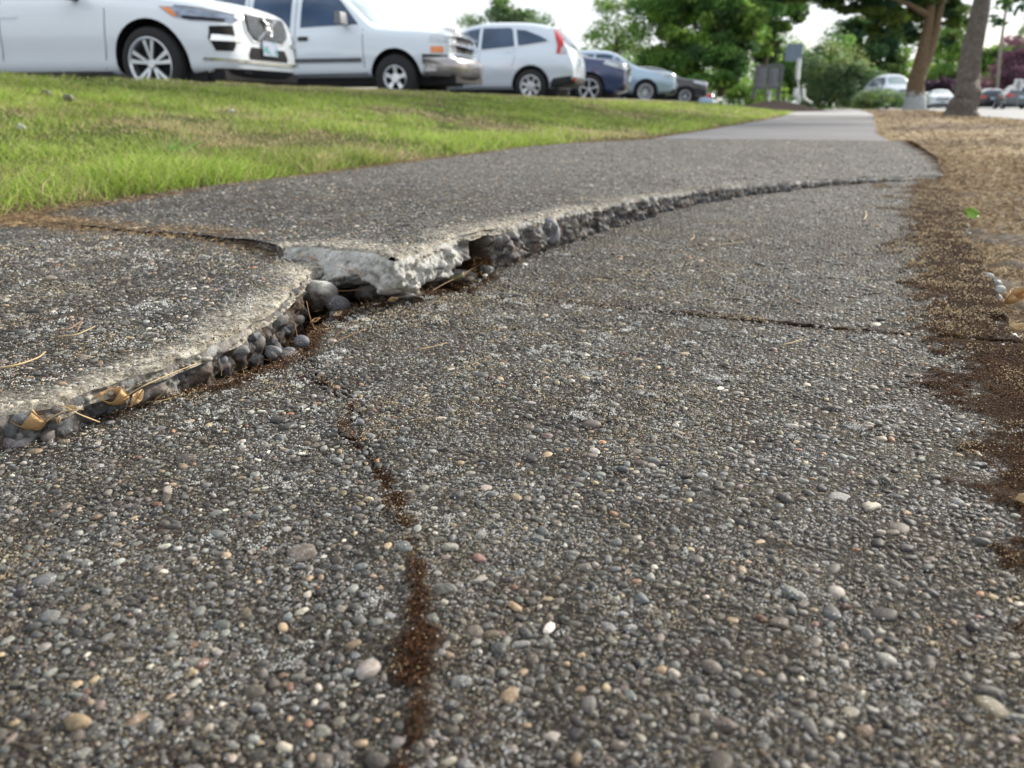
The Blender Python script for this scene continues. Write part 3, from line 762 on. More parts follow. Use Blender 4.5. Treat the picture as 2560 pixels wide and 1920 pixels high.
# crusty lichen: clusters of white grains, and cream grit in the worn hollows
def grains(N, slab, zf, poly, x0, x1, y0, y1, kind):
    P = np.c_[RNG.uniform(x0, x1, N), RNG.uniform(y0, y1, N)]
    px, py, dep = project(np.c_[P, zf(P[:, 0], P[:, 1])])
    k = (dep > .12) & (px > -80) & (px < 2640) & (py < 2000) & (RNG.random(N) < np.clip((.75 / dep) ** 1.6, 0, 1)); P = P[k]
    P = P[inside(P, poly)]
    if kind == 'white': f = .7 * sstep(.20, .30, fbm(P[:, 0] * 38, P[:, 1] * 38, 540, 2) + .45 * fbm(P[:, 0] * 7, P[:, 1] * 7, 543, 2)) * sstep(.02, .16, fbm(P[:, 0] * 190, P[:, 1] * 190, 545, 2)) + .012
    else: f = .05 + .9 * sstep(.0, .20, fbm(P[:, 0] * 9, P[:, 1] * 9, 550, 3)) * sstep(-.05, .15, fbm(P[:, 0] * 120, P[:, 1] * 120, 553, 2))
    P = P[RNG.random(len(P)) < f]
    return np.c_[P, zf(P[:, 0], P[:, 1]) + (RNG.uniform(.0002, .0026, len(P)) if kind == 'white' else RNG.uniform(-.0002, .0010, len(P)))]
LW = np.concatenate([grains(900000, 'A2', zA, poly_A2, -.66, .28, .1, 1.0, 'white'), grains(300000, 'A1', zA, poly_A1, -.5, .3, 1.0, 2.0, 'white'), grains(200000, 'B', zB, poly_B, -1.3, -.5, .3, 1.0, 'white')])
n = len(LW); dep = project(LW)[2]
lo = granules('lichen', LW, RNG.uniform(.0003, .0008, n) * np.clip(dep / .7, .75, 1.8), np.array([[.66, .66, .63]]) * RNG.uniform(.5, 1.25, (n, 1)))
tag(lo, 'white crusty lichen in clusters of tiny grains on the sidewalk', 'lichen', kind='stuff'); print('lichen', n)
CG = np.concatenate([grains(420000, 'A2', zA, poly_A2, -.66, .28, .1, 1.0, 'cream'), grains(160000, 'A1', zA, poly_A1, -.5, .3, 1.0, 2.0, 'cream'), grains(120000, 'B', zB, poly_B, -1.3, -.5, .3, 1.0, 'cream')])
n = len(CG); dep = project(CG)[2]; cc = np.array([[.50, .42, .28], [.36, .29, .18], [.60, .54, .40], [.44, .36, .22], [.015, .012, .010], [.10, .045, .02]])[RNG.integers(0, 6, n)]
go = granules('grit', CG, RNG.uniform(.0003, .0008, n) * np.clip(dep / .7, .75, 1.8), cc * RNG.uniform(.7, 1.2, (n, 1)))
tag(go, 'cream and dark grit lying between the pebbles of the sidewalk', 'grit', kind='stuff'); print('grit', n)

# ---------------------------------------------------------------- strands (needles, dry stems, grass)
def strands(name, base, tip, width, cols, mat, seg=3, bend=None, parent=None):
    """flat blades: base (n,3), tip (n,3)"""
    n = len(base); d = tip - base
    side = np.cross(d, RNG.normal(size=(n, 3))); side /= np.linalg.norm(side, axis=1)[:, None] + 1e-9
    bd = (RNG.normal(size=(n, 3)) * np.array([1, 1, .2]) if bend is None else bend) * np.linalg.norm(d, axis=1)[:, None] * .18
    Vs = []
    for k in range(seg + 1):
        t = k / seg; c = base + d * t + bd * (4 * t * (1 - t)) * .6; wk = width * (1 - t * .85)
        Vs.append(c - side * wk[:, None] / 2); Vs.append(c + side * wk[:, None] / 2)
    V = np.stack(Vs, 1).reshape(-1, 3); s = 2 * (seg + 1)
    q = np.array([[2 * k, 2 * k + 1, 2 * k + 3, 2 * k + 2] for k in range(seg)])
    F = (q[None] + (np.arange(n) * s)[:, None, None]).reshape(-1, 4)
    return np_mesh(name, V, F, mat, parent, dict(tint=np.repeat(cols, s, 0)), smooth=True)

# fine dry moss fluff and rootlets in the cracks
def crack_fluff(line, zlo, zhi, n, spread, ln, side_shift=0):
    i = RNG.integers(0, len(line), n); p = line[i] + RNG.normal(0, spread, (n, 2)) + np.array([0, side_shift])
    b = np.c_[p, RNG.uniform(zlo, zhi, n)]; d = RNG.normal(size=(n, 3)) * np.array([1, 1, .55]); d /= np.linalg.norm(d, axis=1)[:, None]
    return b, b + d * RNG.uniform(*ln, (n, 1))
mid1 = a_low + np.array([-.012, .006]); mid2 = a_up + np.array([-.012, .008])
b1, t1 = crack_fluff(mid1, -.025, .004, 1700, .008, (.004, .014)); b2, t2 = crack_fluff(mid2, -.022, .010, 2600, .009, (.005, .018))
i_ = (a_up[:, 1] < 2.0) & (a_up[:, 1] > 1.1)
b3, t3 = crack_fluff(a_up[i_] + np.array([-.014, .01]), -.015, .025, 1500, .009, (.008, .022))
B_ = np.concatenate([b1, b2, b3]); T_ = np.concatenate([t1, t2, t3]); n = len(B_)
cc = np.array([[.22, .12, .055], [.10, .05, .022], [.36, .23, .11], [.05, .028, .014]])[RNG.integers(0, 4, n)] * RNG.uniform(.7, 1.3, (n, 1))
fl = strands('dry_roots', B_, T_, np.full(n, .0007), cc, M_LITTER)
tag(fl, 'tangle of fine brown rootlets and dead moss filling the cracks between the slabs', 'litter', kind='stuff')

M_NEEDLE = simple('pine_needle_skin', (.30, .16, .07), .55, var=.3, scale=90)
M_NEEDLE2 = simple('straw_skin', (.52, .38, .20), .6, var=.25, scale=90)
def needle(pts, r, label, mat=M_NEEDLE, z_of=None):
    P = [Vector(atz(a, b, c)) for a, b, c in pts]
    Q = []
    for i in range(len(P) - 1):
        for k in range(5): Q.append(P[i].lerp(P[i + 1], k / 5))
    Q.append(P[-1])
    for _ in range(3): Q = [Q[0]] + [(Q[i - 1] + Q[i] * 2 + Q[i + 1]) / 4 for i in range(1, len(Q) - 1)] + [Q[-1]]
    c0 = Q[0].copy(); mb = MB(); mb.tube([q - c0 for q in Q], [r * (1 - .5 * i / len(Q)) for i in range(len(Q))], 5)
    o = mb.build('pine_needle', mat, None, True, c0); return tag(o, label, 'needle', 'dry needles and stems on the sidewalk')
needle([(215, 912, .004), (170, 895, .022), (145, 880, .03), (118, 872, .03)], .0007, 'thin straw needle bridging the gap in front of the leftmost stones', M_NEEDLE2)
needle([(85, 930, .004), (105, 905, .02), (140, 887, .028), (180, 884, .03)], .0009, 'curved pale needle arching over the brown leaf at far left', M_NEEDLE2)
needle([(6, 935, .004), (8, 905, .02), (2, 880, .03)], .0009, 'upright pale needle at the left edge of the photo', M_NEEDLE2)
needle([(245, 875, .01), (300, 838, .03), (350, 815, .032), (425, 785, .03)], .0008, 'long straight needle leaning on the left slab edge', M_NEEDLE2)
needle([(330, 868, .002), (352, 850, .012), (368, 832, .025)], .0006, 'short needle standing beside the dark slanted stone', M_NEEDLE2)
needle([(310, 868, .003), (350, 866, .003), (395, 852, .003)], .0006, 'needle lying flat at the foot of the left slab', M_NEEDLE2)
needle([(0, 795, .048), (40, 788, .049), (85, 772, .048), (98, 760, .050)], .0010, 'pale stem lying on the left slab at its outer edge', M_NEEDLE2)
needle([(125, 727, .048), (165, 724, .049), (205, 705, .049)], .0009, 'bent straw on the left slab, farther of two', M_NEEDLE2)
needle([(120, 713, .048), (150, 712, .049), (180, 690, .050), (165, 718, .049)], .0008, 'forked straw lying flat on the left slab', M_NEEDLE)
needle([(690, 735, -.01), (670, 690, .02), (662, 650, .042)], .0008, 'rusty needle standing upright in the wide gap')
needle([(700, 760, -.01), (735, 715, .01), (775, 690, .02)], .0008, 'rusty needle slanting right across the wide gap')
needle([(688, 762, -.01), (720, 740, .003), (790, 710, .006)], .0007, 'lower rusty needle slanting right from the throat of the gap')
needle([(758, 620, .01), (764, 580, .04), (768, 545, .065)], .0008, 'rusty needle standing against the raised slab corner')
needle([(745, 600, .01), (756, 575, .035), (766, 556, .06)], .0007, 'leaning needle beside the upright one at the raised corner')
needle([(700, 622, .015), (740, 630, .015), (800, 622, .018)], .0008, 'rusty needle lying across the fallen concrete lump')
needle([(915, 640, .0), (960, 612, .008), (1010, 590, .01)], .0008, 'brown needle under the mossy notch pointing right')
needle([(930, 606, .0), (985, 600, .004), (1040, 570, .01), (1060, 555, .02)], .0008, 'brown needle curving out of the notch towards the right slab')
needle([(660, 778, .0), (645, 740, .0), (637, 700, .02)], .0006, 'fine needle hugging the left slab at the throat of the gap')
for k in range(16):      # needles caught in the left arm of the joint
    x = random.uniform(585, 760); y = 528 + (x - 585) * .30 + random.uniform(-6, 8)
    needle([(x, y, .040 + random.uniform(0, .02)), (x + random.uniform(10, 25), y + random.uniform(-6, 12), .05), (x + random.uniform(35, 70), y + random.uniform(4, 26), .045)],
           .0007, 'rusty pine needle in the heap caught where the left slab meets the raised slab')
needle([(905, 755, .003), (940, 748, .004), (965, 740, .005)], .0008, 'short straw on the near slab right of the throat of the gap', M_NEEDLE2)
needle([(1690, 745, .003), (1712, 740, .004), (1732, 733, .004)], .0008, 'straw on the near slab below the thin joint', M_NEEDLE2)
needle([(1490, 520, .003), (1500, 512, .006), (1498, 505, .004)], .0012, 'small curled fibre in the middle of the right slab', M_NEEDLE2)
needle([(1865, 475, .003), (1872, 466, .010), (1870, 455, .004)], .0016, 'pale curled catkin standing near the mossy edge', M_NEEDLE2)
needle([(1545, 530, .003), (1580, 525, .004), (1605, 523, .004)], .0010, 'pale stalk lying flat on the right slab', M_NEEDLE2)

# dead leaves
M_DEAD = simple('dead_leaf_skin', (.50, .31, .14), .6, var=.35, scale=60, bump=.3)
M_TAN = simple('tan_leaf_skin', (.55, .40, .22), .65, var=.3, scale=60, bump=.3)
M_GREENLEAF = simple('fresh_leaf_skin', (.24, .40, .06), .5, var=.2, scale=30)
def leaf(px, py, z, size, rz, curl, mat, label, tilt=.5, asp=.5):
    p = atz(px, py, z); mb = MB(); n = 9
    for i in range(n):
        t = i / (n - 1); wd = math.sin(math.pi * min(.97, t * .93 + .04)) ** .8 * size * asp
        for j in range(7):
            u = j / 6 * 2 - 1
            zz = size * curl * (u * u * .6 + (t - .5) ** 2) + size * .03 * math.sin(9 * t + 5 * u)
            mb.v.append(((t - .5) * size + size * .03 * math.sin(u * 7 + i), u * wd / 2, zz))
    for i in range(n - 1):
        for j in range(6): mb.f.append([i * 7 + j, i * 7 + j + 1, (i + 1) * 7 + j + 1, (i + 1) * 7 + j])
    o = mb.build('leaf', mat, None, True, p); o.rotation_euler = (random.uniform(-.3, .3) + tilt, random.uniform(-.3, .3), rz)
    s = o.modifiers.new('thick', 'SOLIDIFY'); s.thickness = size * .015
    return tag(o, label, 'leaf')
leaf(262, 872, .010, .022, .6, 1.2, M_DEAD, 'curled brown dead leaf in the gap with two pointed lobes', .9, .7)
leaf(285, 874, .008, .015, 2.0, 1.2, M_TAN, 'small tan leaf fragment right of the curled brown leaf', .9, .6)
leaf(85, 928, .008, .026, .2, 1.0, M_DEAD, 'crumpled brown leaf under the arching needle at far left', .6, .6)
leaf(120, 915, .010, .016, 2.6, .8, M_DEAD, 'folded brown leaf scrap at the foot of the left slab', .6, .5)
leaf(158, 888, .022, .014, .0, .5, M_TAN, 'pale straw-coloured leaf sliver before the dark oval stone', .4, .3)
leaf(842, 652, .006, .014, 1.2, 1.1, M_TAN, 'orange brown dried sprig on the fallen concrete lump', 1.2, .5)
leaf(720, 680, .008, .012, 1.7, 1.1, M_TAN, 'orange dried leaf tip beside the egg-shaped stone', 1.2, .5)
leaf(672, 695, .016, .013, 1.5, 1.0, M_DEAD, 'narrow rust-brown leaf standing in the wide gap', 1.3, .35)
leaf(985, 607, .003, .030, .5, .5, simple('olive_leaf_skin', (.24, .22, .12), .6), 'olive dry leaf lying in the gap below the notch', .3, .35)
leaf(2094, 462, .010, .040, .4, .35, M_GREENLEAF, 'small bright green leaf beside the mossy right edge', .9, .75)
leaf(2160, 590, .010, .022, 1.3, .5, M_TAN, 'pale oval seed leaf on the dry verge', .5, .5)
leaf(2180, 655, .012, .034, .7, 1.0, M_DEAD, 'orange brown curled leaf on the verge beside the white broken edge', .9, .6)
leaf(2195, 715, .010, .018, .3, .7, M_TAN, 'cream leaf scrap at the right edge of the photo', .5, .7)
leaf(2205, 1080, .004, .009, .3, .7, M_TAN, 'cream speck of leaf on the dark moss at the right edge', .5, .8)

# ================================================================= GROUND SHEETS
def sheet(name, xs, ys, zf, mat, attrs=None, kind='structure'):
    X, Y = np.meshgrid(xs, ys); Z = zf(X, Y) if callable(zf) else np.full(X.shape, zf)
    ii = np.arange(X.size).reshape(X.shape)
    at = {k: f(X, Y).ravel() for k, f in (attrs or {}).items()}
    o = np_mesh(name, np.c_[X.ravel(), Y.ravel(), Z.ravel()], np.stack([ii[:-1, :-1], ii[:-1, 1:], ii[1:, 1:], ii[1:, :-1]], -1).reshape(-1, 4), mat, None, at)
    o['kind'] = kind; return o
sheet('ground', np.linspace(-700, 700, 15), np.linspace(-300, 1200, 15), -.30, M_GROUND)

# far sidewalk
def far_edges(y):
    return np.interp(y, [5.7, 7, 20.5], [-1.36, -1.34, -1.17]), np.interp(y, [5.7, 8, 20.5], [.40, .36, .78])
ys = np.linspace(5.7, 20.6, 60); l, r = far_edges(ys); t = np.linspace(0, 1, 20)[None, :]
X = l[:, None] * (1 - t) + r[:, None] * t; Y = np.repeat(ys[:, None], 20, 1)
ii = np.arange(X.size).reshape(X.shape)
Zf = .004 + .006 * sstep(10, 5.7, Y)
fw = np_mesh('sidewalk', np.c_[X.ravel(), Y.ravel(), Zf.ravel()], np.stack([ii[:-1, :-1], ii[:-1, 1:], ii[1:, 1:], ii[1:, :-1]], -1).reshape(-1, 4), M_FARWALK)
fw['kind'] = 'structure'
sheet('driveway', np.linspace(-40, 2.3, 12), np.linspace(20.6, 44, 20), lambda x, y: .012 + .004 * (x + 1) * 0, M_APRON)

# lawn
def left_edge(y): return np.interp(y, [-2, 1, 2.4, 3.8, 5.0, 5.8, 7, 20.5, 27, 30], [-1.57, -1.57, -1.60, -1.57, -1.47, -1.38, -1.37, -1.19, -1.3, -2.0])
CR_Y = [-3, 3.7, 4.6, 5.9, 8.95, 13.7, 20.6, 32]; CR_Z = [.43, .43, .435, .42, .405, .375, .355, .33]
def lawn_z(x, y):
    xl = left_edge(y); t = np.clip((xl - x) / (xl + 5.3), 0, 1.3)
    z0 = np.interp(y, [0, 3, 6, 8], [.030, .035, .015, -.004]) - .008
    zc = np.interp(y, CR_Y, CR_Z)
    z = z0 + (zc - z0) * (1 - (1 - np.clip(t, 0, 1)) ** 1.25)
    z = z + .02 * sstep(0, .03, t) + .03 * fbm(x * .9, y * .9, 600, 3) * sstep(0, .2, t) + .012 * fbm(x * 6, y * 6, 605, 2)
    return z
ys = np.concatenate([np.arange(-3, 6, .08), np.arange(6, 30.1, .25)]); t = np.concatenate([[0, .004, .01, .02], np.linspace(.03, 1, 60)])[None, :]
xl = left_edge(ys)[:, None]; X = xl + (-5.45 - xl) * t; Y = np.repeat(ys[:, None], t.shape[1], 1)
Z = lawn_z(X, Y); Z[:, 0] -= .05
ii = np.arange(X.size).reshape(X.shape)
soilm = sstep(.10, .0, (xl - X) + .1 * fbm(X * 4, Y * 4, 611, 3))
lw = np_mesh('lawn_ground', np.c_[X.ravel(), Y.ravel(), Z.ravel()], np.stack([ii[:-1, :-1], ii[1:, :-1], ii[1:, 1:], ii[:-1, 1:]], -1).reshape(-1, 4), M_LAWN, None, dict(soil=soilm.ravel()))
lw['kind'] = 'structure'
# parking lot with a kerb
sheet('parking_lot', np.linspace(-45, -5.62, 10), np.linspace(-6, 40, 10), .31, M_ASPH)
mb = MB()
for y in np.arange(-6, 30, 3.0): mb.box((-5.53, y + 1.5, .20), (.15, 2.992, .40))
kb = mb.build('kerb', M_APRON); kb['kind'] = 'structure'

# grass blades
def grass():
    N = 420000
    d = np.exp(RNG.uniform(math.log(1.25), math.log(31), N)); az = RNG.uniform(rad(-38), rad(24), N) - 0
    # azimuth measured from the camera's heading, positive to the right
    a = YAW - az; x = -np.sin(a) * d; y = np.cos(a) * d
    xl = left_edge(y); k = (x < xl + .01) & (x > -5.40) & (y < 29.5); x, y, d, xl = x[k], y[k], d[k], xl[k]
    e = xl - x
    patch = fbm(x * .8, y * .8, 700, 4); dry = sstep(.10, .26, patch + fbm(x * 5, y * 5, 703, 2) * .25)
    dry = np.maximum(dry, sstep(-3.9, -4.9, x + fbm(x * 2, y * 1.0, 705, 3) * 1.5) * .75 * sstep(3, 5.5, y))
    bare = sstep(.55, .9, fbm(x * 1.6, y * 1.6, 708, 3) * 2 + .5 + .25 * dry)
    thin = (e < np.where(y < 1.7, .075, .03)) & (RNG.random(len(x)) < .9)
    k = (RNG.random(len(x)) > bare * .7) & ~thin
    x, y, d, e, dry = x[k], y[k], d[k], e[k], dry[k]; n = len(x)
    cl = fbm(x * 4.5, y * 4.5, 712, 3); tall = .018 + .026 * sstep(-.2, .25, cl) + .026 * sstep(.45, .06, e) * np.clip(1 + 2.2 * fbm(x * 5, y * 5, 716, 2), .4, 1.6)
    h = tall * RNG.uniform(.55, 1.25, n) * (1 - .35 * dry)
    b = np.c_[x, y, lawn_z(x, y) - .004]
    lean = RNG.normal(0, .60, (n, 2)); lean[:, 0] += .12 * (e < .15)
    tp = b + np.c_[lean * h[:, None], h]
    G0 = np.array([[.25, .38, .055], [.32, .46, .07], [.40, .54, .11], [.17, .27, .04], [.48, .54, .17]])
    g = G0[RNG.integers(0, 5, n)] * RNG.uniform(.75, 1.25, (n, 1)) * (1 - .35 * sstep(.0, .25, fbm(x * 1.7, y * 1.7, 715, 3)))[:, None]
    s = np.array([[.58, .49, .28], [.42, .32, .17], [.66, .57, .36]])[RNG.integers(0, 3, n)] * RNG.uniform(.75, 1.15, (n, 1))
    isdry = RNG.random(n) < (.10 + .72 * dry)
    c = np.where(isdry[:, None], s, g)
    wdt = np.maximum(.0024, d * .00085) * RNG.uniform(.7, 1.3, n)
    return strands('grass', b, tp, wdt, c, M_GRASS, seg=2)
gr = grass(); tag(gr, 'mown green lawn with straw-coloured dry patches sloping up to the parked cars', 'grass', kind='stuff')
# broad-leaved tuft at the lawn edge
n = 34; c0 = atz(395, 372, .05)
b = np.c_[RNG.normal(c0[0] - .03, .018, n), RNG.normal(c0[1], .025, n), np.zeros(n)]; b[:, 2] = lawn_z(b[:, 0], b[:, 1])
tp = b + np.c_[RNG.normal(0, .05, n), RNG.normal(0, .05, n), RNG.uniform(.03, .06, n)]
tf = strands('grass_tuft', b, tp, np.full(n, .006), np.array([[.20, .34, .10]]) * RNG.uniform(.8, 1.3, (n, 1)), M_GRASS, seg=3)
tag(tf, 'tuft of broad bluish green blades at the lawn edge beside the sidewalk', 'grass tuft')
# brown dead thatch along the lawn edge
n = 9000; yy = np.exp(RNG.uniform(math.log(.7), math.log(18), n)); xx = left_edge(yy) + np.abs(RNG.normal(0, .035, n)) * np.where(RNG.random(n) < .5, -1, .8) + .012
b = np.c_[xx, yy, np.where(xx > left_edge(yy), np.interp(yy, [0, 3, 6, 8], [.052, .052, .03, .006]), lawn_z(xx, yy)) + RNG.uniform(0, .006, n)]
dd = RNG.normal(size=(n, 3)) * np.array([1, 1, .35]); dd /= np.linalg.norm(dd, axis=1)[:, None]
th = strands('dead_thatch', b, b + dd * RNG.uniform(.008, .03, (n, 1)), np.maximum(.0012, yy * .0006), np.array([[.30, .19, .10], [.14, .08, .045], [.46, .34, .20]])[RNG.integers(0, 3, n)] * (RNG.uniform(.7, 1.2, n) * np.where((yy < 1.9) & (xx < left_edge(yy) + .01), .35, 1))[:, None], M_LITTER, seg=2)
tag(th, 'brown dead thatch and clippings along the lawn edge of the sidewalk', 'litter', kind='stuff')

n = 5000; P = np.c_[RNG.uniform(-1.6, -.75, n), RNG.normal(1.03, .03, n)]; P[:, 0] = np.where(RNG.random(n) < .4, -1.57 + np.abs(RNG.normal(0, .12, n)), P[:, 0])
P[:, 1] += np.where(P[:, 0] > -1.0, (P[:, 0] + 1.0) * -.30, 0)
b = np.c_[P, np.where(P[:, 1] > 1.025, zC(P[:, 0], P[:, 1]), zB(P[:, 0], P[:, 1])) + RNG.uniform(0, .005, n)]
dd = RNG.normal(size=(n, 3)) * np.array([1, 1, .25]); dd /= np.linalg.norm(dd, axis=1)[:, None]
sp = strands('straw_litter', b, b + dd * RNG.uniform(.004, .02, (n, 1)), np.full(n, .0012), np.array([[.36, .25, .14], [.16, .10, .06], [.50, .38, .23]])[RNG.integers(0, 3, n)] * RNG.uniform(.7, 1.2, (n, 1)), M_LITTER, seg=2)
tag(sp, 'orange-brown straw litter strewn along the joint on the left of the sidewalk', 'litter', kind='stuff')

# right-hand verge
def verge_left(y): return np.interp(y, [-1, .9, 1.25, 1.6, 2.1, 2.5, 3.3, 4.2, 6.1, 8, 20.5, 24], [.235, .235, .235, .26, .30, .335, .355, .42, .42, .36, .78, .9])
def verge_right(y): return np.interp(y, [-1, 10, 15, 20, 25, 34, 40], [3.0, 2.9, 2.85, 2.70, 2.5, 3.4, 3.4])
def verge_z(x, y):
    xl = verge_left(y); t = (x - xl)
    return np.interp(y, [0, 3, 6, 8, 30], [-.040, -.030, -.005, .0, .03]) + .014 * fbm(x * 3, y * 3, 800, 3) * sstep(0, .2, t) * 2 * sstep(2, 5, y) + .008 * fbm(x * 22, y * 22, 803, 2) + .012 * sstep(0, .3, t)
ys = np.concatenate([np.arange(-1, 5, .03), np.arange(5, 40, .2)]); t = (np.linspace(0, 1, 110) ** 1.4)[None, :]
xl = verge_left(ys)[:, None] - .02; xr = verge_right(ys)[:, None]; X = xl + (xr - xl) * t; Y = np.repeat(ys[:, None], t.shape[1], 1)
Z = verge_z(X, Y); Z[:, 0] -= .03
mul = sstep(5.0, 9.0, Y + 2.5 * fbm(X * 1.2, Y * 1.2, 811, 3)) * sstep(2.1, 1.6, X + fbm(X * 2, Y * .7, 815, 2))
mul = np.maximum(mul, .55 * sstep(.0, .2, fbm(X * 1.1, Y * .8, 817, 3)) * sstep(3, 5, Y))
stw = np.clip(sstep(-.12, .28, fbm(X * 1.5, Y * 1.1, 820, 3)) + sstep(1.5, .5, np.hypot(X - 2.0, (Y - 14.6) * .5)) + sstep(.25, .0, (X - xl)) * sstep(5, 8, Y) * .8, 0, 1)
ii = np.arange(X.size).reshape(X.shape)
vg = np_mesh('verge', np.c_[X.ravel(), Y.ravel(), Z.ravel()], np.stack([ii[:-1, :-1], ii[:-1, 1:], ii[1:, 1:], ii[1:, :-1]], -1).reshape(-1, 4), M_VERGE, None, dict(mulch=mul.ravel(), straw=stw.ravel()))
vg['kind'] = 'structure'
n = 150000; yy = np.exp(np.where(RNG.random(n) < .6, RNG.uniform(math.log(.35), math.log(5), n), RNG.uniform(math.log(.9), math.log(30), n))); xl = verge_left(yy)
xx = xl + .003 + RNG.random(n) ** 1.3 * np.minimum(2.4, .45 * yy + .25)
k = xx < verge_right(yy); xx, yy = xx[k], yy[k]; n = len(xx)
mm = sstep(5.0, 9.0, yy + 2.5 * fbm(xx * 1.2, yy * 1.2, 811, 3)) * (xx < 1.9)
k = RNG.random(n) > mm * .7; xx, yy = xx[k], yy[k]; n = len(xx)
b = np.c_[xx, yy, verge_z(xx, yy) + RNG.uniform(0, .006, n)]
dd = RNG.normal(size=(n, 3)) * np.array([1, 1, .33]); dd[:, 2] = np.abs(dd[:, 2]); dd /= np.linalg.norm(dd, axis=1)[:, None]
vl = strands('dry_grass', b, b + dd * RNG.uniform(.008, .035, (n, 1)) * np.clip(yy[:, None] / 3, .7, 1.6), np.maximum(.0018, yy * .0009), np.array([[.54, .43, .27], [.24, .15, .09], [.68, .58, .42], [.08, .05, .03], [.42, .30, .18]])[RNG.integers(0, 5, n)] * RNG.uniform(.7, 1.2, (n, 1)), M_LITTER, seg=2)
tag(vl, 'dry straw grass and brown leaf litter on the verge right of the sidewalk', 'dry grass', kind='stuff')
sheet('street', np.linspace(2.3, 15, 12), np.linspace(-10, 160, 30), -.052, M_STREET)

# small grey stones and white bits in the lawn
def lawn_bit(px, py, r, col, label):
    d = ray(px * KP, py * KP); p = None
    for s in np.arange(1, 12, .01):
        q = _C + d * s
        if q[2] < lawn_z(np.array([q[0]]), np.array([q[1]]))[0] + .02: p = q; break
    if p is None: return
    o = stones('stone', [(0, 0, 0, r, r * .8, r * .75, .4, col)], None); o.location = p
    tag(o, label, 'stone')
lawn_bit(148, 212, .026, (.17, .17, .11), 'larger grey brown stone in the grass below the first white car')
lawn_bit(100, 200, .018, (.14, .14, .09), 'small dark stone in the grass, left of the larger one')
lawn_bit(500, 240, .012, (.7, .7, .68), 'tiny white scrap in the grass beside a dark dry patch')
lawn_bit(45, 275, .012, (.6, .6, .55), 'tiny pale scrap in the grass near the left edge of the photo')
#@@REST@@
# ================================================================= CARS
def car_paint(name, col, metal=.0, rough=.35):
    m, n, p = new_mat(name)
    t = n.nodes.new('ShaderNodeTexNoise'); t.inputs['Scale'].default_value = 3
    c = n.nodes.new('ShaderNodeTexCoord'); n.links.new(c.outputs['Object'], t.inputs['Vector'])
    r = n.nodes.new('ShaderNodeValToRGB'); r.color_ramp.elements[0].color = (*[x * .96 for x in col], 1); r.color_ramp.elements[1].color = (*col, 1)
    n.links.new(t.outputs['Fac'], r.inputs['Fac']); n.links.new(r.outputs['Color'], p.inputs['Base Color'])
    p.inputs['Roughness'].default_value = rough; p.inputs['Metallic'].default_value = metal
    p.inputs['Coat Weight'].default_value = 1.0; p.inputs['Coat Roughness'].default_value = .03
    return m
P_WHITE = car_paint('white_car_paint', (.82, .88, .94)); P_WHITE2 = car_paint('cool_white_car_paint', (.78, .86, .94))
P_SILVER = car_paint('silver_car_paint', (.70, .78, .88), .2, .3); P_BLUE = car_paint('dark_blue_car_paint', (.022, .045, .14), .2, .3)
P_ICE = car_paint('ice_blue_car_paint', (.42, .56, .70), .35, .3); P_BLACK = car_paint('black_car_paint', (.02, .021, .026), .1, .3)
P_SLATE = car_paint('slate_car_paint', (.10, .12, .13), .3, .35); P_PALEB = car_paint('pale_blue_car_paint', (.35, .50, .68), .3, .3)
M_GLASS = simple('dark_car_glass', (.05, .085, .15), .06, 0, .25, 2)
M_TYRE = simple('tyre_rubber', (.018, .018, .02), .8, bump=.2, scale=60); M_CLAD = simple('black_plastic', (.022, .023, .027), .6)
M_CHROME = simple('chrome', (.80, .81, .83), .14, 1.0, .05); M_ALLOY = simple('alloy_rim', (.66, .68, .71), .28, .85, .06)
M_DARK = simple('dark_opening', (.006, .006, .008), .8); M_LENS = simple('clear_lamp_lens', (.55, .60, .64), .08, .3, .15, 20, coat=1)
M_LAMP = simple('smoked_lamp_lens', (.24, .29, .38), .1, .2, .35, 14, coat=1)
M_RED = simple('red_lamp_lens', (.55, .02, .025), .12, coat=1); M_AMBER = simple('amber_lamp_lens', (.85, .25, .03), .2, coat=1)
M_GREY = simple('grey_mould', (.17, .18, .20), .5); M_SEAM = simple('panel_gap', (.05, .055, .065), .7)
M_GUN = simple('bumper_steel', (.42, .40, .40), .25, .8, .15, 4); M_WIND = simple('windscreen_glass', (.33, .42, .44), .05, 0, .2, 2, coat=.8)
def mat_plate():
    g = G('number_plate'); c = g.ramp(g.noise(9, 3), [(.42, (.55, .62, .78)), (.52, (.60, .58, .76)), (.58, (.12, .42, .38))]); return g.done(c, .4)
M_PLATE = mat_plate()

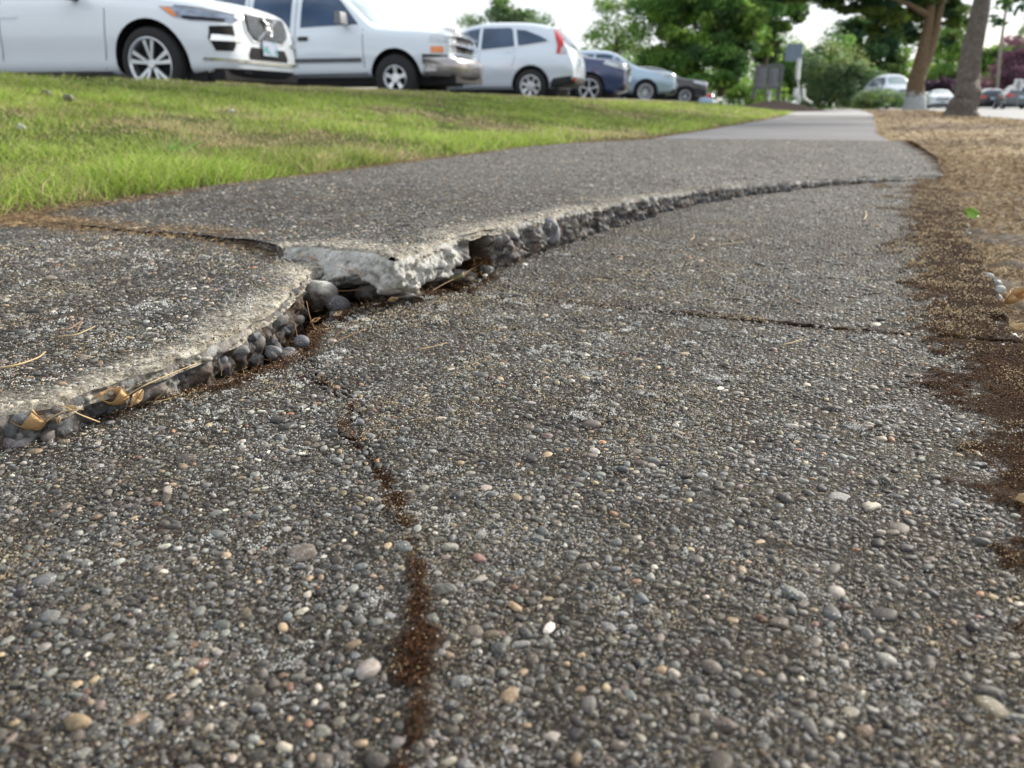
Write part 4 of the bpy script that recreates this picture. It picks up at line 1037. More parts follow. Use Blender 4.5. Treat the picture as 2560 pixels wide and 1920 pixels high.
def car_body(stations, wheels, r_arch, hw, name, mat, root, arch_top=None):
    """lofted shell with cut wheel arches"""
    sec = []
    for (x, zb, zs, ws, wm, zt, wt) in stations:
        zm = zb + (zs - zb) * .5
        half = [(0, zb), (wm * .80, zb), (wm * .965, zb + .09), (wm * .962, zb + (zs - zb) * .30), (wm, zm + .03), (wm * .985, zs - .10), (ws, zs), (wt + (ws - wt) * .22, zs + (zt - zs) * .72), (wt * .86, zt - .012), (0, zt + .02)]
        ring = [(x, -y, z) for y, z in half] + [(x, y, z) for y, z in half[-2:0:-1]]
        sec.append(ring)
    n = len(sec[0]); V = [p for r in sec for p in r]; Fc = []
    for i in range(len(sec) - 1):
        for k in range(n): Fc.append([i * n + k, i * n + (k + 1) % n, (i + 1) * n + (k + 1) % n, (i + 1) * n + k])
    Fc.append(list(range(n))[::-1]); Fc.append([(len(sec) - 1) * n + k for k in range(n)])
    me = bpy.data.meshes.new(name); me.from_pydata(V, [], Fc); me.validate()
    o = bpy.data.objects.new(name, me); COL.objects.link(o)
    s = o.modifiers.new('s', 'SUBSURF'); s.levels = 3; s.render_levels = 3
    cuts = []
    for wx in wheels:
        for sgn in (-1, 1):
            cb = MB(); k = 36; b0 = 0
            for yy in (hw - .30, hw + .25):
                for q in range(k):
                    a = q * math.tau / k; cb.v.append((wx + r_arch * math.cos(a), sgn * yy, wheels_z + r_arch * math.sin(a)))
            for q in range(k): cb.f.append([q, (q + 1) % k, k + (q + 1) % k, k + q][::sgn])
            cb.f.append(list(range(k))[::-sgn]); cb.f.append([k + q for q in range(k)][::sgn])
            co_ = cb.build('cut', mat); import bmesh as _b; bm_ = _b.new(); bm_.from_mesh(co_.data); _b.ops.recalc_face_normals(bm_, faces=bm_.faces); bm_.to_mesh(co_.data); bm_.free(); cuts.append(co_)
    dg = bpy.context.evaluated_depsgraph_get(); m0 = bpy.data.meshes.new_from_object(o.evaluated_get(dg))
    bvh = BVHTree.FromPolygons([v.co[:] for v in m0.vertices], [p.vertices[:] for p in m0.polygons])
    for c in cuts:
        b = o.modifiers.new('b', 'BOOLEAN'); b.operation = 'DIFFERENCE'; b.object = c; b.solver = 'EXACT'
    dg = bpy.context.evaluated_depsgraph_get(); dg.update()
    m2 = bpy.data.meshes.new_from_object(o.evaluated_get(dg)); m2.name = name
    m2.materials.clear(); m2.materials.append(mat); m2.materials.append(M_DARK)
    for p in m2.polygons:
        p.use_smooth = True; c = p.center
        if abs(c.y) < hw - .03:
            for wx in wheels:
                dd_ = math.hypot(c.x - wx, c.z - wheels_z); nrm = p.normal
                if dd_ < r_arch * 1.02 and ((abs(nrm.y) < .3 and (nrm.x * (wx - c.x) + nrm.z * (wheels_z - c.z)) > .7 * dd_) or (abs(nrm.y) > .9 and abs(c.y) < hw - .27)): p.material_index = 1
    m2.set_sharp_from_angle(angle=rad(40))
    o.modifiers.clear(); o.data = m2; o.parent = root
    for c in cuts: bpy.data.objects.remove(c)
    return o, bvh
wheels_z = .36
def panel(bvh, poly, view, mat, name, root, off=.006, h=.05):
    """a skin piece of the car following its surface; poly in the plane seen from that side"""
    poly = [Vector(p) for p in poly]
    if sum(a.x * b.y - b.x * a.y for a, b in zip(poly, poly[1:] + poly[:1])) < 0: poly = poly[::-1]
    pts = []
    for a, b in zip(poly, poly[1:] + poly[:1]):
        k = max(1, int((b - a).length / h)); pts += [a.lerp(b, i / k) for i in range(k)]
    nb = len(pts); arr = np.array([p[:] for p in pts])
    xs = np.arange(arr[:, 0].min() + h / 2, arr[:, 0].max(), h); ys = np.arange(arr[:, 1].min() + h / 2, arr[:, 1].max(), h)
    g = np.array([(x, y) for x in xs for y in ys])
    if len(g):
        ok = inside(g, arr); d, _ = seg_dist(g, arr, True); pts += [Vector(q) for q in g[ok & (d > h * .4)]]
    edges = [(i, (i + 1) % nb) for i in range(nb)]
    vo, _, fo, _, _, _ = delaunay_2d_cdt(pts, edges, [], 1, 1e-5)
    V = []; okv = []
    for p in vo:
        if view == 'right': o_, d_ = Vector((p.x, -4, p.y)), Vector((0, 1, 0))
        elif view == 'left': o_, d_ = Vector((p.x, 4, p.y)), Vector((0, -1, 0))
        elif view == 'front': o_, d_ = Vector((4, p.x, p.y)), Vector((-1, 0, 0))
        elif view == 'rear': o_, d_ = Vector((-9, p.x, p.y)), Vector((1, 0, 0))
        hit, nrm, _, _ = bvh.ray_cast(o_, d_)
        okv.append(hit is not None)
        V.append(tuple(hit + (nrm if nrm.dot(d_) < 0 else -nrm) * off) if hit else (0, 0, 0))
    Fc = [f for f in fo if all(okv[i] for i in f)]
    if not Fc: return None
    me = bpy.data.meshes.new(name); me.from_pydata(V, [], Fc); me.materials.append(mat); me.validate()
    used = {i for f in Fc for i in f}
    me.polygons.foreach_set('use_smooth', [True] * len(me.polygons))
    o = bpy.data.objects.new(name, me); COL.objects.link(o); o.parent = root
    return o
def stripe(pts, wd):
    """polyline -> thin polygon"""
    P = [Vector(p) for p in pts]; A, B = [], []
    for i, p in enumerate(P):
        t = (P[min(i + 1, len(P) - 1)] - P[max(0, i - 1)]).normalized(); nn = Vector((-t.y, t.x)) * wd / 2
        A.append(tuple(p + nn)); B.append(tuple(p - nn))
    return A + B[::-1]
def make_wheel(root, x, y, r, rim, spokes, style, side, width=.23, mat=None):
    """side: +1 outer face towards +y"""
    wr = empty('wheel', (x, y, r)); wr.parent = root
    t = MB(); w2 = width / 2
    t.lathe_y([(rim, -w2), (rim + .02, -w2), (r - .02, -w2 * .95), (r, -w2 * .7), (r, w2 * .7), (r - .02, w2 * .95), (rim + .02, w2), (rim, w2)], n=40)
    t.build('tyre', M_TYRE, wr, True)
    rm = MB(); o_ = side * w2
    rm.lathe_y([(rim + .004, o_ * .98), (rim - .012, o_ * 1.02), (rim - .03, o_ * .85), (rim - .035, o_ * .1)], n=40)
    hub = .055 if style != 'blob' else .09
    rm.lathe_y([(0.001, o_ * .90), (hub * .8, o_ * .90), (hub, o_ * .80), (hub, o_ * .3)], n=16)
    for k in range(spokes):
        a = k * math.tau / spokes + .3
        lanes = ((-.10, .10), (.10, -.02)) if style == 'pair' else ((0, 0),)
        if style == 'pair': lanes = (-.16, .16)
        else: lanes = (0,)
        for da in lanes:
            wd = {'pair': .045, 'blob': .085, 'thin': .030, 'five': .060}[style]
            a0, a1 = a + da * .5, a + da * 1.3
            p0 = Vector((math.cos(a0) * hub * .7, 0, math.sin(a0) * hub * .7)); p1 = Vector((math.cos(a1) * (rim - .015), 0, math.sin(a1) * (rim - .015)))
            d = (p1 - p0).normalized(); nn = Vector((-d.z, 0, d.x)); b = len(rm.v)
            for yy in (o_ * .60, o_ * .88):
                for p, ww in ((p0, wd * .55), (p1, wd)):
                    for s_ in (-1, 1): q = p + nn * s_ * ww / 2; rm.v.append((q.x, yy + (side * -.012 if p is p0 else 0), q.z))
            for f in ((4, 5, 7, 6), (0, 2, 6, 4), (1, 5, 7, 3), (0, 4, 5, 1), (2, 3, 7, 6)): rm.f.append([b + i for i in f])
    rm.build('rim', mat or M_ALLOY, wr)
    bk = MB(); bk.lathe_y([(0.001, side * .02), (rim - .01, side * .02), (rim - .01, -side * .05)], n=24); bk.build('brake_disc', M_DARK, wr)
    return wr
def mirror_part(root, x, y, z, mat, s=1):
    me = MB(); me.box((x, y, z), (.10 * s, .22 * s, .15 * s), taper=.8); me.box((x + .02, y * .92, z - .07 * s), (.06, .20, .03))
    o = me.build('side_mirror', mat, root, True); b = o.modifiers.new('b', 'BEVEL'); b.width = .03; b.segments = 3; return o
def plate(root, x, y, z, fwd=1):
    p = MB(); p.box((x, y, z), (.012, .31, .155)); return p.build('number_plate', M_PLATE, root)

ROT = rad(8.5)
def wheel_at(w, lx, ly, r):
    """place a car so that its visible wheel (local lx, ly) stands at world point w"""
    return (w[0] - (lx * math.cos(r) - ly * math.sin(r)), w[1] - (lx * math.sin(r) + ly * math.cos(r)))
# ---- white crossover (closest)
def suv_white():
    root = empty('parked_car', tuple(wheel_at((-7.04, 6.74), -.90, -.83, ROT)) + (.31,), ROT); tag(root, 'white crossover closest to the camera, with a chrome bar grille and multi-spoke alloy wheels', 'car', 'cars parked facing the lawn')
    st = [(0.0, .33, .74, .50, .56, .86, .40), (-.05, .27, .80, .66, .72, .93, .52), (-.20, .23, .86, .80, .86, 1.00, .64), (-.45, .22, .91, .87, .925, 1.05, .70),
          (-.9, .22, .955, .90, .95, 1.10, .74), (-1.4, .22, 1.0, .905, .95, 1.15, .76), (-1.6, .22, 1.01, .90, .95, 1.24, .72), (-2.2, .22, 1.03, .89, .95, 1.57, .60),
          (-2.7, .22, 1.045, .89, .95, 1.65, .60), (-3.5, .22, 1.06, .89, .95, 1.64, .60), (-4.15, .22, 1.08, .87, .94, 1.56, .57), (-4.45, .25, 1.08, .84, .91, 1.32, .62), (-4.66, .32, 1.0, .78, .84, 1.08, .70), (-4.69, .36, .9, .7, .78, .98, .62)]
    global wheels_z; wheels_z = .37
    wh = (-.90, -3.77); b, bv = car_body(st, wh, .455, .95, 'body', P_WHITE, root)
    for x in wh:
        for s in (-1, 1): make_wheel(root, x, s * .83, .37, .272, 5, 'pair', s, .235)
    # cladding lip, sills
    arc = lambda cx, r, a0, a1, n=18: [(cx + r * math.cos(a), .37 + r * math.sin(a)) for a in np.linspace(a0, a1, n)]
    for side in ('right', 'left'):
        panel(bv, [(-1.62, 1.06), (-2.05, 1.36), (-2.45, 1.50), (-2.78, 1.53), (-2.78, 1.07)], side, M_GLASS, 'window', root)
        panel(bv, [(-2.86, 1.07), (-2.86, 1.53), (-3.6, 1.50), (-3.6, 1.10)], side, M_GLASS, 'window', root)
        for x in (-1.42, -2.82, -3.55):
            panel(bv, stripe([(x + .04, 1.04), (x + .02, .8), (x - .02, .55), (x - .09, .33)], .010), side, M_SEAM, 'panel_gap', root, .003, .1)
        panel(bv, stripe([(-1.65, 1.05), (-2.9, 1.08), (-4.0, 1.12)], .022), side, M_CHROME, 'window_trim', root, .008)
        panel(bv, [(-1.45, .27), (-1.45, .31), (-3.2, .31), (-3.2, .27)], side, M_CHROME, 'sill_trim', root, .008)
        panel(bv, [(-2.55, .86), (-2.55, .885), (-2.78, .89), (-2.78, .865)], side, P_WHITE, 'door_handle', root, .025)
        panel(bv, [(-.06, .82), (-.10, .86), (-.30, .905), (-.54, .93), (-.74, .935), (-.56, .83), (-.36, .79), (-.12, .785)], side, M_LAMP, 'headlight', root, .008, .03)
        panel(bv, [(-.60, .915), (-.72, .930), (-.57, .84), (-.50, .825)], side, M_AMBER, 'indicator', root, .011, .03)
        panel(bv, stripe([(-.09, .80), (-.20, .805), (-.46, .825)], .030), side, M_DARK, 'headlight_shade', root, .012, .03)
        panel(bv, stripe([(-.05, .865), (-.30, .912), (-.58, .94)], .010), side, M_DARK, 'headlight_brow', root, .010, .03)
    for s in (-1, 1):
        P = lambda pts: [(s * y, z) for y, z in pts]
        panel(bv, P([(.62, .76), (.82, .74), (.84, .62), (.80, .50), (.66, .50), (.62, .56)]), 'front', M_DARK, 'air_intake', root, .006, .04)
        panel(bv, P([(.52, .645), (.82, .66), (.83, .60), (.52, .595)]), 'front', M_CHROME, 'intake_bar', root, .016, .04)
        panel(bv, P([(.50, .82), (.62, .87), (.80, .895), (.86, .87), (.80, .81), (.62, .775)]), 'front', M_LAMP, 'headlight', root, .008, .03)
    panel(bv, [(-.46, .87), (-.42, .91), (.42, .91), (.46, .87), (.44, .71), (.32, .61), (-.32, .61), (-.44, .71)], 'front', M_CHROME, 'grille_surround', root, .010, .04)
    panel(bv, [(-.425, .86), (-.40, .885), (.40, .885), (.425, .86), (.405, .72), (.30, .635), (-.30, .635), (-.405, .72)], 'front', M_DARK, 'grille', root, .016, .04)
    gb = MB()
    for k in range(-10, 11):
        y = k * .038; z0 = .64 + max(0, abs(y) - .28) * .65; hit = bv.ray_cast(Vector((4, y, .76)), Vector((-1, 0, 0)))[0]
        gb.box((hit.x + .016, y, (z0 + .875) / 2), (.012, .007, .875 - z0), Matrix.Rotation(-.10, 3, 'Y'))
    gb.build('grille_bars', M_CHROME, root)
    em = MB(); cx = bv.ray_cast(Vector((4, 0, .77)), Vector((-1, 0, 0)))[0].x + .035
    pts = [(cx, .065 * math.cos(a), .765 + .065 * math.sin(a)) for a in np.linspace(0, math.tau, 24)]
    em.tube(pts, [.011] * 24, 6); em.box((cx - .012, 0, .765), (.016, .52, .028), Matrix.Rotation(.52, 3, 'X'))
    em.tube([(cx, -.046, .811), (cx, -.105, .87)], [.014, .014], 6); em.tube([(cx, -.06, .87), (cx, -.105, .87), (cx, -.105, .825)], [.012] * 3, 6)
    em.build('badge', M_CHROME, root, True)
    panel(bv, [(-.42, .47), (-.36, .56), (.36, .56), (.42, .47), (.40, .43), (-.40, .43)], 'front', M_DARK, 'lower_grille', root, .006, .04)
    panel(bv, stripe([(-.85, .42), (-.60, .405), (-.3, .40), (.3, .40), (.60, .405), (.85, .42)], .030), 'front', M_CHROME, 'bumper_trim', root, .020, .03)
    panel(bv, [(-.80, .245), (.80, .245), (.84, .33), (-.84, .33)], 'front', M_CLAD, 'chin_guard', root, .012, .05)
    plate(root, bv.ray_cast(Vector((4, 0, .57)), Vector((-1, 0, 0)))[0].x + .02, 0, .56)
    panel(bv, [(-.58, 1.22), (-.50, 1.54), (.50, 1.54), (.58, 1.22)], 'front', M_WIND, 'windscreen', root, .006, .08)
    u = MB(); u.box((-2.3, 0, .235), (4.0, 1.62, .13)); u.box((-.35, 0, .26), (.5, 1.55, .10)); u.build('underbody', M_DARK, root)
    for s in (-1, 1): mirror_part(root, -1.78, s * 1.02, 1.10, M_CLAD, 1.0)
    return root
suv_white()

# ---- white full-size truck-based SUV
def suv_truck():
    root = empty('parked_car', tuple(wheel_at((-7.40, 12.5), -1.02, -.86, ROT)) + (.31,), ROT); tag(root, 'big white square-shouldered SUV with a chrome bumper, amber corner lamps and a grey side moulding', 'car', 'cars parked facing the lawn')
    st = [(-.02, .62, .98, .78, .80, 1.10, .72), (-.06, .60, 1.0, .86, .88, 1.13, .80), (-.18, .42, 1.04, .93, .96, 1.16, .84), (-.6, .38, 1.08, .96, .985, 1.19, .88),
          (-1.3, .38, 1.12, .965, .99, 1.22, .90), (-1.48, .38, 1.15, .96, .99, 1.27, .86), (-1.95, .38, 1.18, .955, .99, 1.74, .74), (-2.2, .38, 1.18, .95, .99, 1.88, .72),
          (-2.8, .38, 1.18, .95, .99, 1.92, .72), (-4.6, .38, 1.18, .95, .99, 1.91, .72), (-4.95, .40, 1.17, .94, .98, 1.80, .72), (-5.05, .45, 1.1, .92, .95, 1.3, .8)]
    global wheels_z; wheels_z = .41
    wh = (-1.02, -3.98); b, bv = car_body(st, wh, .475, .99, 'body', P_WHITE2, root)
    for x in wh:
        for s in (-1, 1): make_wheel(root, x, s * .86, .39, .215, 5, 'blob', s, .26)
    for side in ('right', 'left'):
        panel(bv, [(-1.70, 1.28), (-2.02, 1.62), (-2.20, 1.78), (-2.78, 1.80), (-2.82, 1.76), (-2.82, 1.24)], side, M_GLASS, 'window', root)
        panel(bv, [(-3.02, 1.24), (-3.02, 1.76), (-3.08, 1.80), (-3.80, 1.80), (-3.80, 1.25)], side, M_GLASS, 'window', root)
        panel(bv, [(-3.98, 1.25), (-3.98, 1.79), (-4.75, 1.77), (-4.75, 1.28)], side, M_GLASS, 'window', root)
        for x in (-1.60, -2.92, -3.90):
            panel(bv, stripe([(x, 1.75 if x < -2 else 1.2), (x, .9), (x, .47)], .012), side, M_SEAM, 'panel_gap', root, .003, .1)
        panel(bv, [(-1.64, .66), (-1.64, .735), (-3.55, .735), (-3.55, .66)], side, M_GREY, 'side_moulding', root, .016)
        panel(bv, [(-1.64, .69), (-1.64, .705), (-3.55, .705), (-3.55, .69)], side, M_DARK, 'moulding_groove', root, .019)
        panel(bv, [(-2.66, 1.02), (-2.66, 1.09), (-2.86, 1.09), (-2.86, 1.02)], side, M_CLAD, 'door_handle', root, .018, .03)
        panel(bv, stripe([(-1.55, .47), (-3.5, .45)], .02), side, M_SEAM, 'sill_gap', root, .003)
        panel(bv, [(-.03, 1.07), (-.36, 1.08), (-.38, .97), (-.03, .96)], side, M_LENS, 'headlight', root, .010, .03)
        panel(bv, [(-.12, .90), (-.34, .90), (-.34, .80), (-.12, .80)], side, M_AMBER, 'indicator', root, .014, .03)
        panel(bv, [(-.06, .76), (-.50, .78), (-.50, .63), (-.06, .63)], side, M_CLAD, 'bumper_filler', root, .008, .03)
    for s in (-1, 1):
        P = lambda pts: [(s * y, z) for y, z in pts]
        panel(bv, P([(.52, 1.08), (.84, 1.07), (.87, .97), (.52, .97)]), 'front', M_LENS, 'headlight', root, .012, .03)
        panel(bv, P([(.52, .92), (.66, .92), (.66, .82), (.52, .82)]), 'front', M_LENS, 'running_lamp', root, .012, .03)
        panel(bv, P([(.68, .92), (.88, .92), (.88, .82), (.68, .82)]), 'front', M_LENS, 'running_lamp', root, .012, .03)
    panel(bv, [(-.50, 1.08), (.50, 1.08), (.50, .80), (-.50, .80)], 'front', M_DARK, 'grille', root, .010, .04)
    g = MB(); g.box((.03, 0, .945), (.04, 1.76, .05)); g.box((.02, 0, 1.10), (.05, 1.5, .03)); g.box((.02, 0, .79), (.05, 1.1, .03))
    g.box((.065, 0, .945), (.02, .20, .07)); g.box((.067, 0, .945), (.022, .09, .10)); g.build('grille_bar', M_CHROME, root)
    bp = MB(); prof = [(-.98, -.48), (-.97, -.12), (-.80, .045), (-.4, .10), (0, .12), (.4, .10), (.80, .045), (.97, -.12), (.98, -.48)]
    rows = [(.71, -.03), (.69, .02), (.60, .03), (.52, .02), (.42, -.02)]
    for z, o_ in rows:
        for y, x in prof: bp.v.append((x + o_, y, z))
    npf = len(prof)
    for i in range(len(rows) - 1):
        for k in range(npf - 1): bp.f.append([i * npf + k, i * npf + k + 1, (i + 1) * npf + k + 1, (i + 1) * npf + k])
    bo = bp.build('bumper', M_GUN, root, True); so_ = bo.modifiers.new('s', 'SOLIDIFY'); so_.thickness = .03
    d = MB(); d.box((.135, -.3, .53), (.03, .26, .05)); d.box((.135, .3, .53), (.03, .26, .05)); d.build('bumper_slot', M_DARK, bo)
    tr = MB()
    for i in range(len(prof) - 1):
        a, c = prof[i], prof[i + 1]; tr.tube([(a[1] - .0, a[0], .70), (c[1] - .0, c[0], .70)], [.028, .028], 8)
    tr.build('bumper_trim', M_CHROME, bo, True)
    plate(root, .15, 0, .62)
    v = MB(); v.box((-.1, 0, .37), (.35, 1.7, .12)); v.box((-2.5, 0, .36), (4.4, 1.5, .16)); v.build('underbody', M_DARK, root)
    panel(bv, [(-.70, 1.33), (-.60, 1.80), (.60, 1.80), (.70, 1.33)], 'front', M_WIND, 'windscreen', root, .006, .08)
    for s in (-1, 1): mirror_part(root, -1.92, s * 1.12, 1.36, M_GREY, 1.35)
    hd = MB(); hd.box((-.12, 0, 1.185), (.10, 1.5, .03)); hd.build('hood_lip', M_CHROME, root, True)
    return root
suv_truck()

# ---- silver crossover backed in, tail to the lawn
def suv_tail(loc, label, paint, hgt=1.68, L_=4.5):
    root = empty('parked_car', tuple(wheel_at(loc[:2], -3.57, .80, math.pi + ROT)) + (loc[2],), math.pi + ROT); tag(root, label, 'car', 'cars parked facing the lawn')
    k = hgt / 1.68
    st = [(0.0, .32, .70, .5, .56, .80, .4), (-.06, .26, .78, .68, .74, .90, .55), (-.3, .22, .86, .82, .88, .98, .68), (-.8, .22, .93, .87, .91, 1.05, .74),
          (-1.15, .22, .98, .88, .91, 1.12, .74), (-1.3, .22, 1.0, .87, .91, 1.2, .70), (-1.9, .22, 1.03, .86, .91, 1.57, .60), (-2.4, .22, 1.05, .86, .91, 1.67, .60),
          (-3.2, .22, 1.08, .86, .91, 1.67, .60), (-3.9, .24, 1.12, .84, .91, 1.60, .56), (-4.15, .27, 1.10, .82, .90, 1.42, .56), (-4.38, .32, 1.02, .78, .88, 1.12, .66), (-4.5, .38, .86, .74, .84, .95, .68), (-4.53, .42, .75, .62, .76, .84, .58)]
    st = [(x, a, b * k, c, d, e * k, f) for x, a, b, c, d, e, f in st]
    global wheels_z; wheels_z = .35
    wh = (-.95, -3.57); b, bv = car_body(st, wh, .40, .91, 'body', paint, root)
    for x in wh:
        for s in (-1, 1): make_wheel(root, x, s * .80, .345, .225, 7, 'blob', s, .215)
    for side in ('left', 'right'):
        panel(bv, [(-1.42, 1.08), (-1.85, 1.38), (-2.15, 1.49), (-2.38, 1.52), (-2.38, 1.08)], side, M_GLASS, 'window', root)
        panel(bv, [(-2.45, 1.08), (-2.45, 1.525), (-3.05, 1.52), (-3.12, 1.49), (-3.20, 1.14)], side, M_GLASS, 'window', root)
        panel(bv, [(-3.28, 1.15), (-3.20, 1.49), (-3.42, 1.46), (-3.72, 1.35), (-3.92, 1.25), (-3.80, 1.20)], side, M_GLASS, 'window', root)
        panel(bv, stripe([(-1.40, 1.06), (-2.4, 1.055), (-3.2, 1.11), (-3.95, 1.225)], .02), side, M_CHROME, 'window_trim', root, .009)
        panel(bv, [(-3.95, 1.60 * k), (-4.06, 1.58 * k), (-4.20, 1.35), (-4.27, 1.1), (-4.33, .98), (-4.12, .98), (-4.13, 1.12), (-4.04, 1.38)], side, M_RED, 'tail_light', root, .010, .035)
        panel(bv, [(-4.22, 1.12), (-4.32, 1.10), (-4.36, .99), (-4.21, .99)], side, M_LENS, 'reversing_light', root, .012, .03)
        panel(bv, [(-1.35, .24), (-1.35, .33), (-3.17, .33), (-3.17, .24)], side, M_CLAD, 'sill', root, .008)
        panel(bv, [(-4.01, .32), (-4.01, .42), (-4.07, .50), (-4.46, .55), (-4.46, .34)], side, M_CLAD, 'bumper_skirt', root, .012, .04)
        panel(bv, stripe([(-3.57 + .405 * math.cos(a), .35 + .405 * math.sin(a)) for a in np.linspace(-.1, 3.25, 22)], .03), side, M_CLAD, 'arch_lip', root, .006, .04)
        panel(bv, stripe([(-2.42, 1.0), (-2.42, .35)], .01), side, M_SEAM, 'panel_gap', root, .003, .1)
        panel(bv, stripe([(-3.20, 1.1), (-3.22, .9), (-3.16, .75)], .01), side, M_SEAM, 'panel_gap', root, .003, .1)
        panel(bv, [(-2.98, 1.01), (-2.98, 1.04), (-3.14, 1.045), (-3.14, 1.015)], side, paint, 'door_handle', root, .025)
    panel(bv, [(-.62, 1.12), (-.52, 1.50), (.52, 1.50), (.62, 1.12)], 'rear', M_GLASS, 'rear_window', root, .006, .07)
    panel(bv, [(-.80, .32), (-.80, .52), (.80, .52), (.80, .32)], 'rear', M_CLAD, 'bumper_skirt', root, .014, .06)
    plate(root, bv.ray_cast(Vector((-9, 0, .85)), Vector((1, 0, 0)))[0].x - .015, 0, .85)
    for s in (-1, 1):
        P = lambda pts: [(s * y, z) for y, z in pts]
        panel(bv, P([(.60, .50), (.78, .50), (.78, .45), (.60, .45)]), 'rear', M_RED, 'reflector', root, .018, .04)
        mirror_part(root, -1.55, s * .98, 1.10, paint, .9)
    u = MB(); u.box((-2.2, 0, .24), (3.9, 1.5, .12)); u.build('underbody', M_DARK, root)
    return root
suv_tail((-6.29, 16.28, .29), 'silver crossover backed in, showing its tall red tail lamp and curved side windows', P_SILVER)

# ---- generic cars facing the lawn
def generic(loc, rz, label, paint, L_=4.8, W=1.86, H=1.7, hood=1.05, kind='suv', wr=.35, style='thin', spokes=10, group=None, far=False, clad=False, mirror=None, wb=(.95, 3.75)):
    root = empty('parked_car', loc, rz); tag(root, label, 'car', group)
    hw = W / 2; f = L_ / 4.8; zb = .24; bel = hood - .04
    top = {'suv': [(-1.35, hood + .10, .72), (-1.95, H * .93, .62), (-2.5, H, .62), (-3.6, H * .99, .62), (-4.3, H * .92, .60), (-4.55, hood + .28, .66)],
           'sedan': [(-1.5, hood + .06, .70), (-2.1, H * .93, .60), (-2.6, H, .58), (-3.3, H * .98, .56), (-4.0, hood + .12, .62), (-4.5, hood + .04, .66)]}[kind]
    st = [(0.0, zb + .12, hood * .74, hw * .6, hw * .66, hood * .83, hw * .5), (-.07, zb + .04, hood * .82, hw * .78, hw * .84, hood * .90, hw * .64), (-.3, zb, hood * .90, hw * .91, hw * .96, hood * .96, hw * .76), (-.9, zb, bel * .97, hw * .95, hw, hood, hw * .82)]
    for x, z, wt in top: st.append((x, zb, bel + .03, hw * .95, hw, z, hw / .95 * wt))
    st += [(-4.74, zb + .06, bel * .93, hw * .86, hw * .92, hood * 1.0, hw * .72), (-4.8, zb + .12, bel * .84, hw * .78, hw * .86, hood * .9, hw * .66)]
    st = [(a * f, b, c, d, e, g_, h_) for a, b, c, d, e, g_, h_ in st]
    global wheels_z; wheels_z = wr + .01
    wh = (-wb[0] * f, -wb[1] * f); b, bv = car_body(st, wh, wr + .055, hw, 'body', paint, root)
    for x in wh:
        for s in (-1, 1): make_wheel(root, x, s * (hw - .11), wr, wr * .70, spokes, style, s, .21)
    zg = bel + .09; zt = H * .90
    for side in ('right', 'left'):
        e_ = -3.9 * f if kind == 'suv' else -3.55 * f
        panel(bv, [(-1.55 * f, zg), (-1.98 * f, zt - .05), (-2.3 * f, zt), (-2.62 * f, zt), (-2.62 * f, zg)], side, M_GLASS, 'window', root, .006, .1)
        panel(bv, [(-2.70 * f, zg), (-2.70 * f, zt), (e_ + .25, zt - .03), (e_, zg + .06)], side, M_GLASS, 'window', root, .006, .1)
        panel(bv, [(-.10, hood * .83), (-.55, hood * .93), (-.62, hood * .86), (-.14, hood * .74)], side, M_LENS, 'headlight', root, .010, .05)
        panel(bv, [(-L_ + .04, bel), (-L_ + .42, bel + .04), (-L_ + .36, bel - .16), (-L_ + .04, bel - .18)], side, M_RED, 'tail_light', root, .010, .05)
        if clad: panel(bv, stripe([(wh[0] - wr - .1, .33), (wh[1] + wr + .1, .33)], .16), side, M_CLAD, 'sill', root, .008, .1)
    for s in (-1, 1):
        P = lambda pts: [(s * y, z) for y, z in pts]
        panel(bv, P([(hw * .55, hood * .84), (hw * .82, hood * .86), (hw * .84, hood * .74), (hw * .55, hood * .73)]), 'front', M_LENS, 'headlight', root, .010, .05)
        panel(bv, P([(hw * .62, hood * .40), (hw * .8, hood * .42), (hw * .8, hood * .30), (hw * .62, hood * .30)]), 'front', M_CLAD, 'fog_lamp', root, .010, .05)
        panel(bv, P([(hw * .50, bel), (hw * .82, bel), (hw * .84, bel - .2), (hw * .56, bel - .18)]), 'rear', M_RED, 'tail_light', root, .010, .05)
        mirror_part(root, -1.75 * f, s * (hw + .07), bel + .12, mirror or paint, .85)
    panel(bv, [(-hw * .5, hood * .84), (hw * .5, hood * .84), (hw * .46, hood * .62), (-hw * .46, hood * .62)], 'front', M_DARK, 'grille', root, .008, .05)
    panel(bv, stripe([(-hw * .5, hood * .73), (hw * .5, hood * .73)], .05), 'front', M_CHROME, 'grille_bar', root, .016, .05)
    panel(bv, [(-hw * .6, hood * .45), (hw * .6, hood * .45), (hw * .55, hood * .32), (-hw * .55, hood * .32)], 'front', M_CLAD, 'lower_grille', root, .008, .05)
    panel(bv, [(-hw * .62, hood + .16), (-hw * .54, H * .92), (hw * .54, H * .92), (hw * .62, hood + .16)], 'front', M_WIND, 'windscreen', root, .006, .1)
    panel(bv, [(-hw * .64, bel + .12), (-hw * .56, H * .90), (hw * .56, H * .90), (hw * .64, bel + .12)], 'rear', M_GLASS, 'rear_window', root, .006, .1)
    plate(root, bv.ray_cast(Vector((4, 0, hood * .55)), Vector((-1, 0, 0)))[0].x + .012, 0, hood * .55)
    plate(root, bv.ray_cast(Vector((-9, 0, bel - .2)), Vector((1, 0, 0)))[0].x - .012, 0, bel - .2)
    u = MB(); u.box((-L_ / 2, 0, zb), (L_ * .86, W * .8, .12)); u.build('underbody', M_DARK, root)
    return root
GP_L = 'cars parked facing the lawn'
generic((-5.45, 21.6, .27), ROT, 'dark blue SUV with a chrome grille between the silver and the ice blue cars', P_BLUE, 4.9, 1.95, 1.78, 1.16, 'suv', .37, 'five', 5, GP_L, clad=True)
generic((-5.05, 26.4, .29), ROT, 'ice blue wagon with many-spoked wheels, right of the dark blue SUV', P_ICE, 4.8, 1.88, 1.66, 1.02, 'suv', .34, 'thin', 15, GP_L, clad=True)
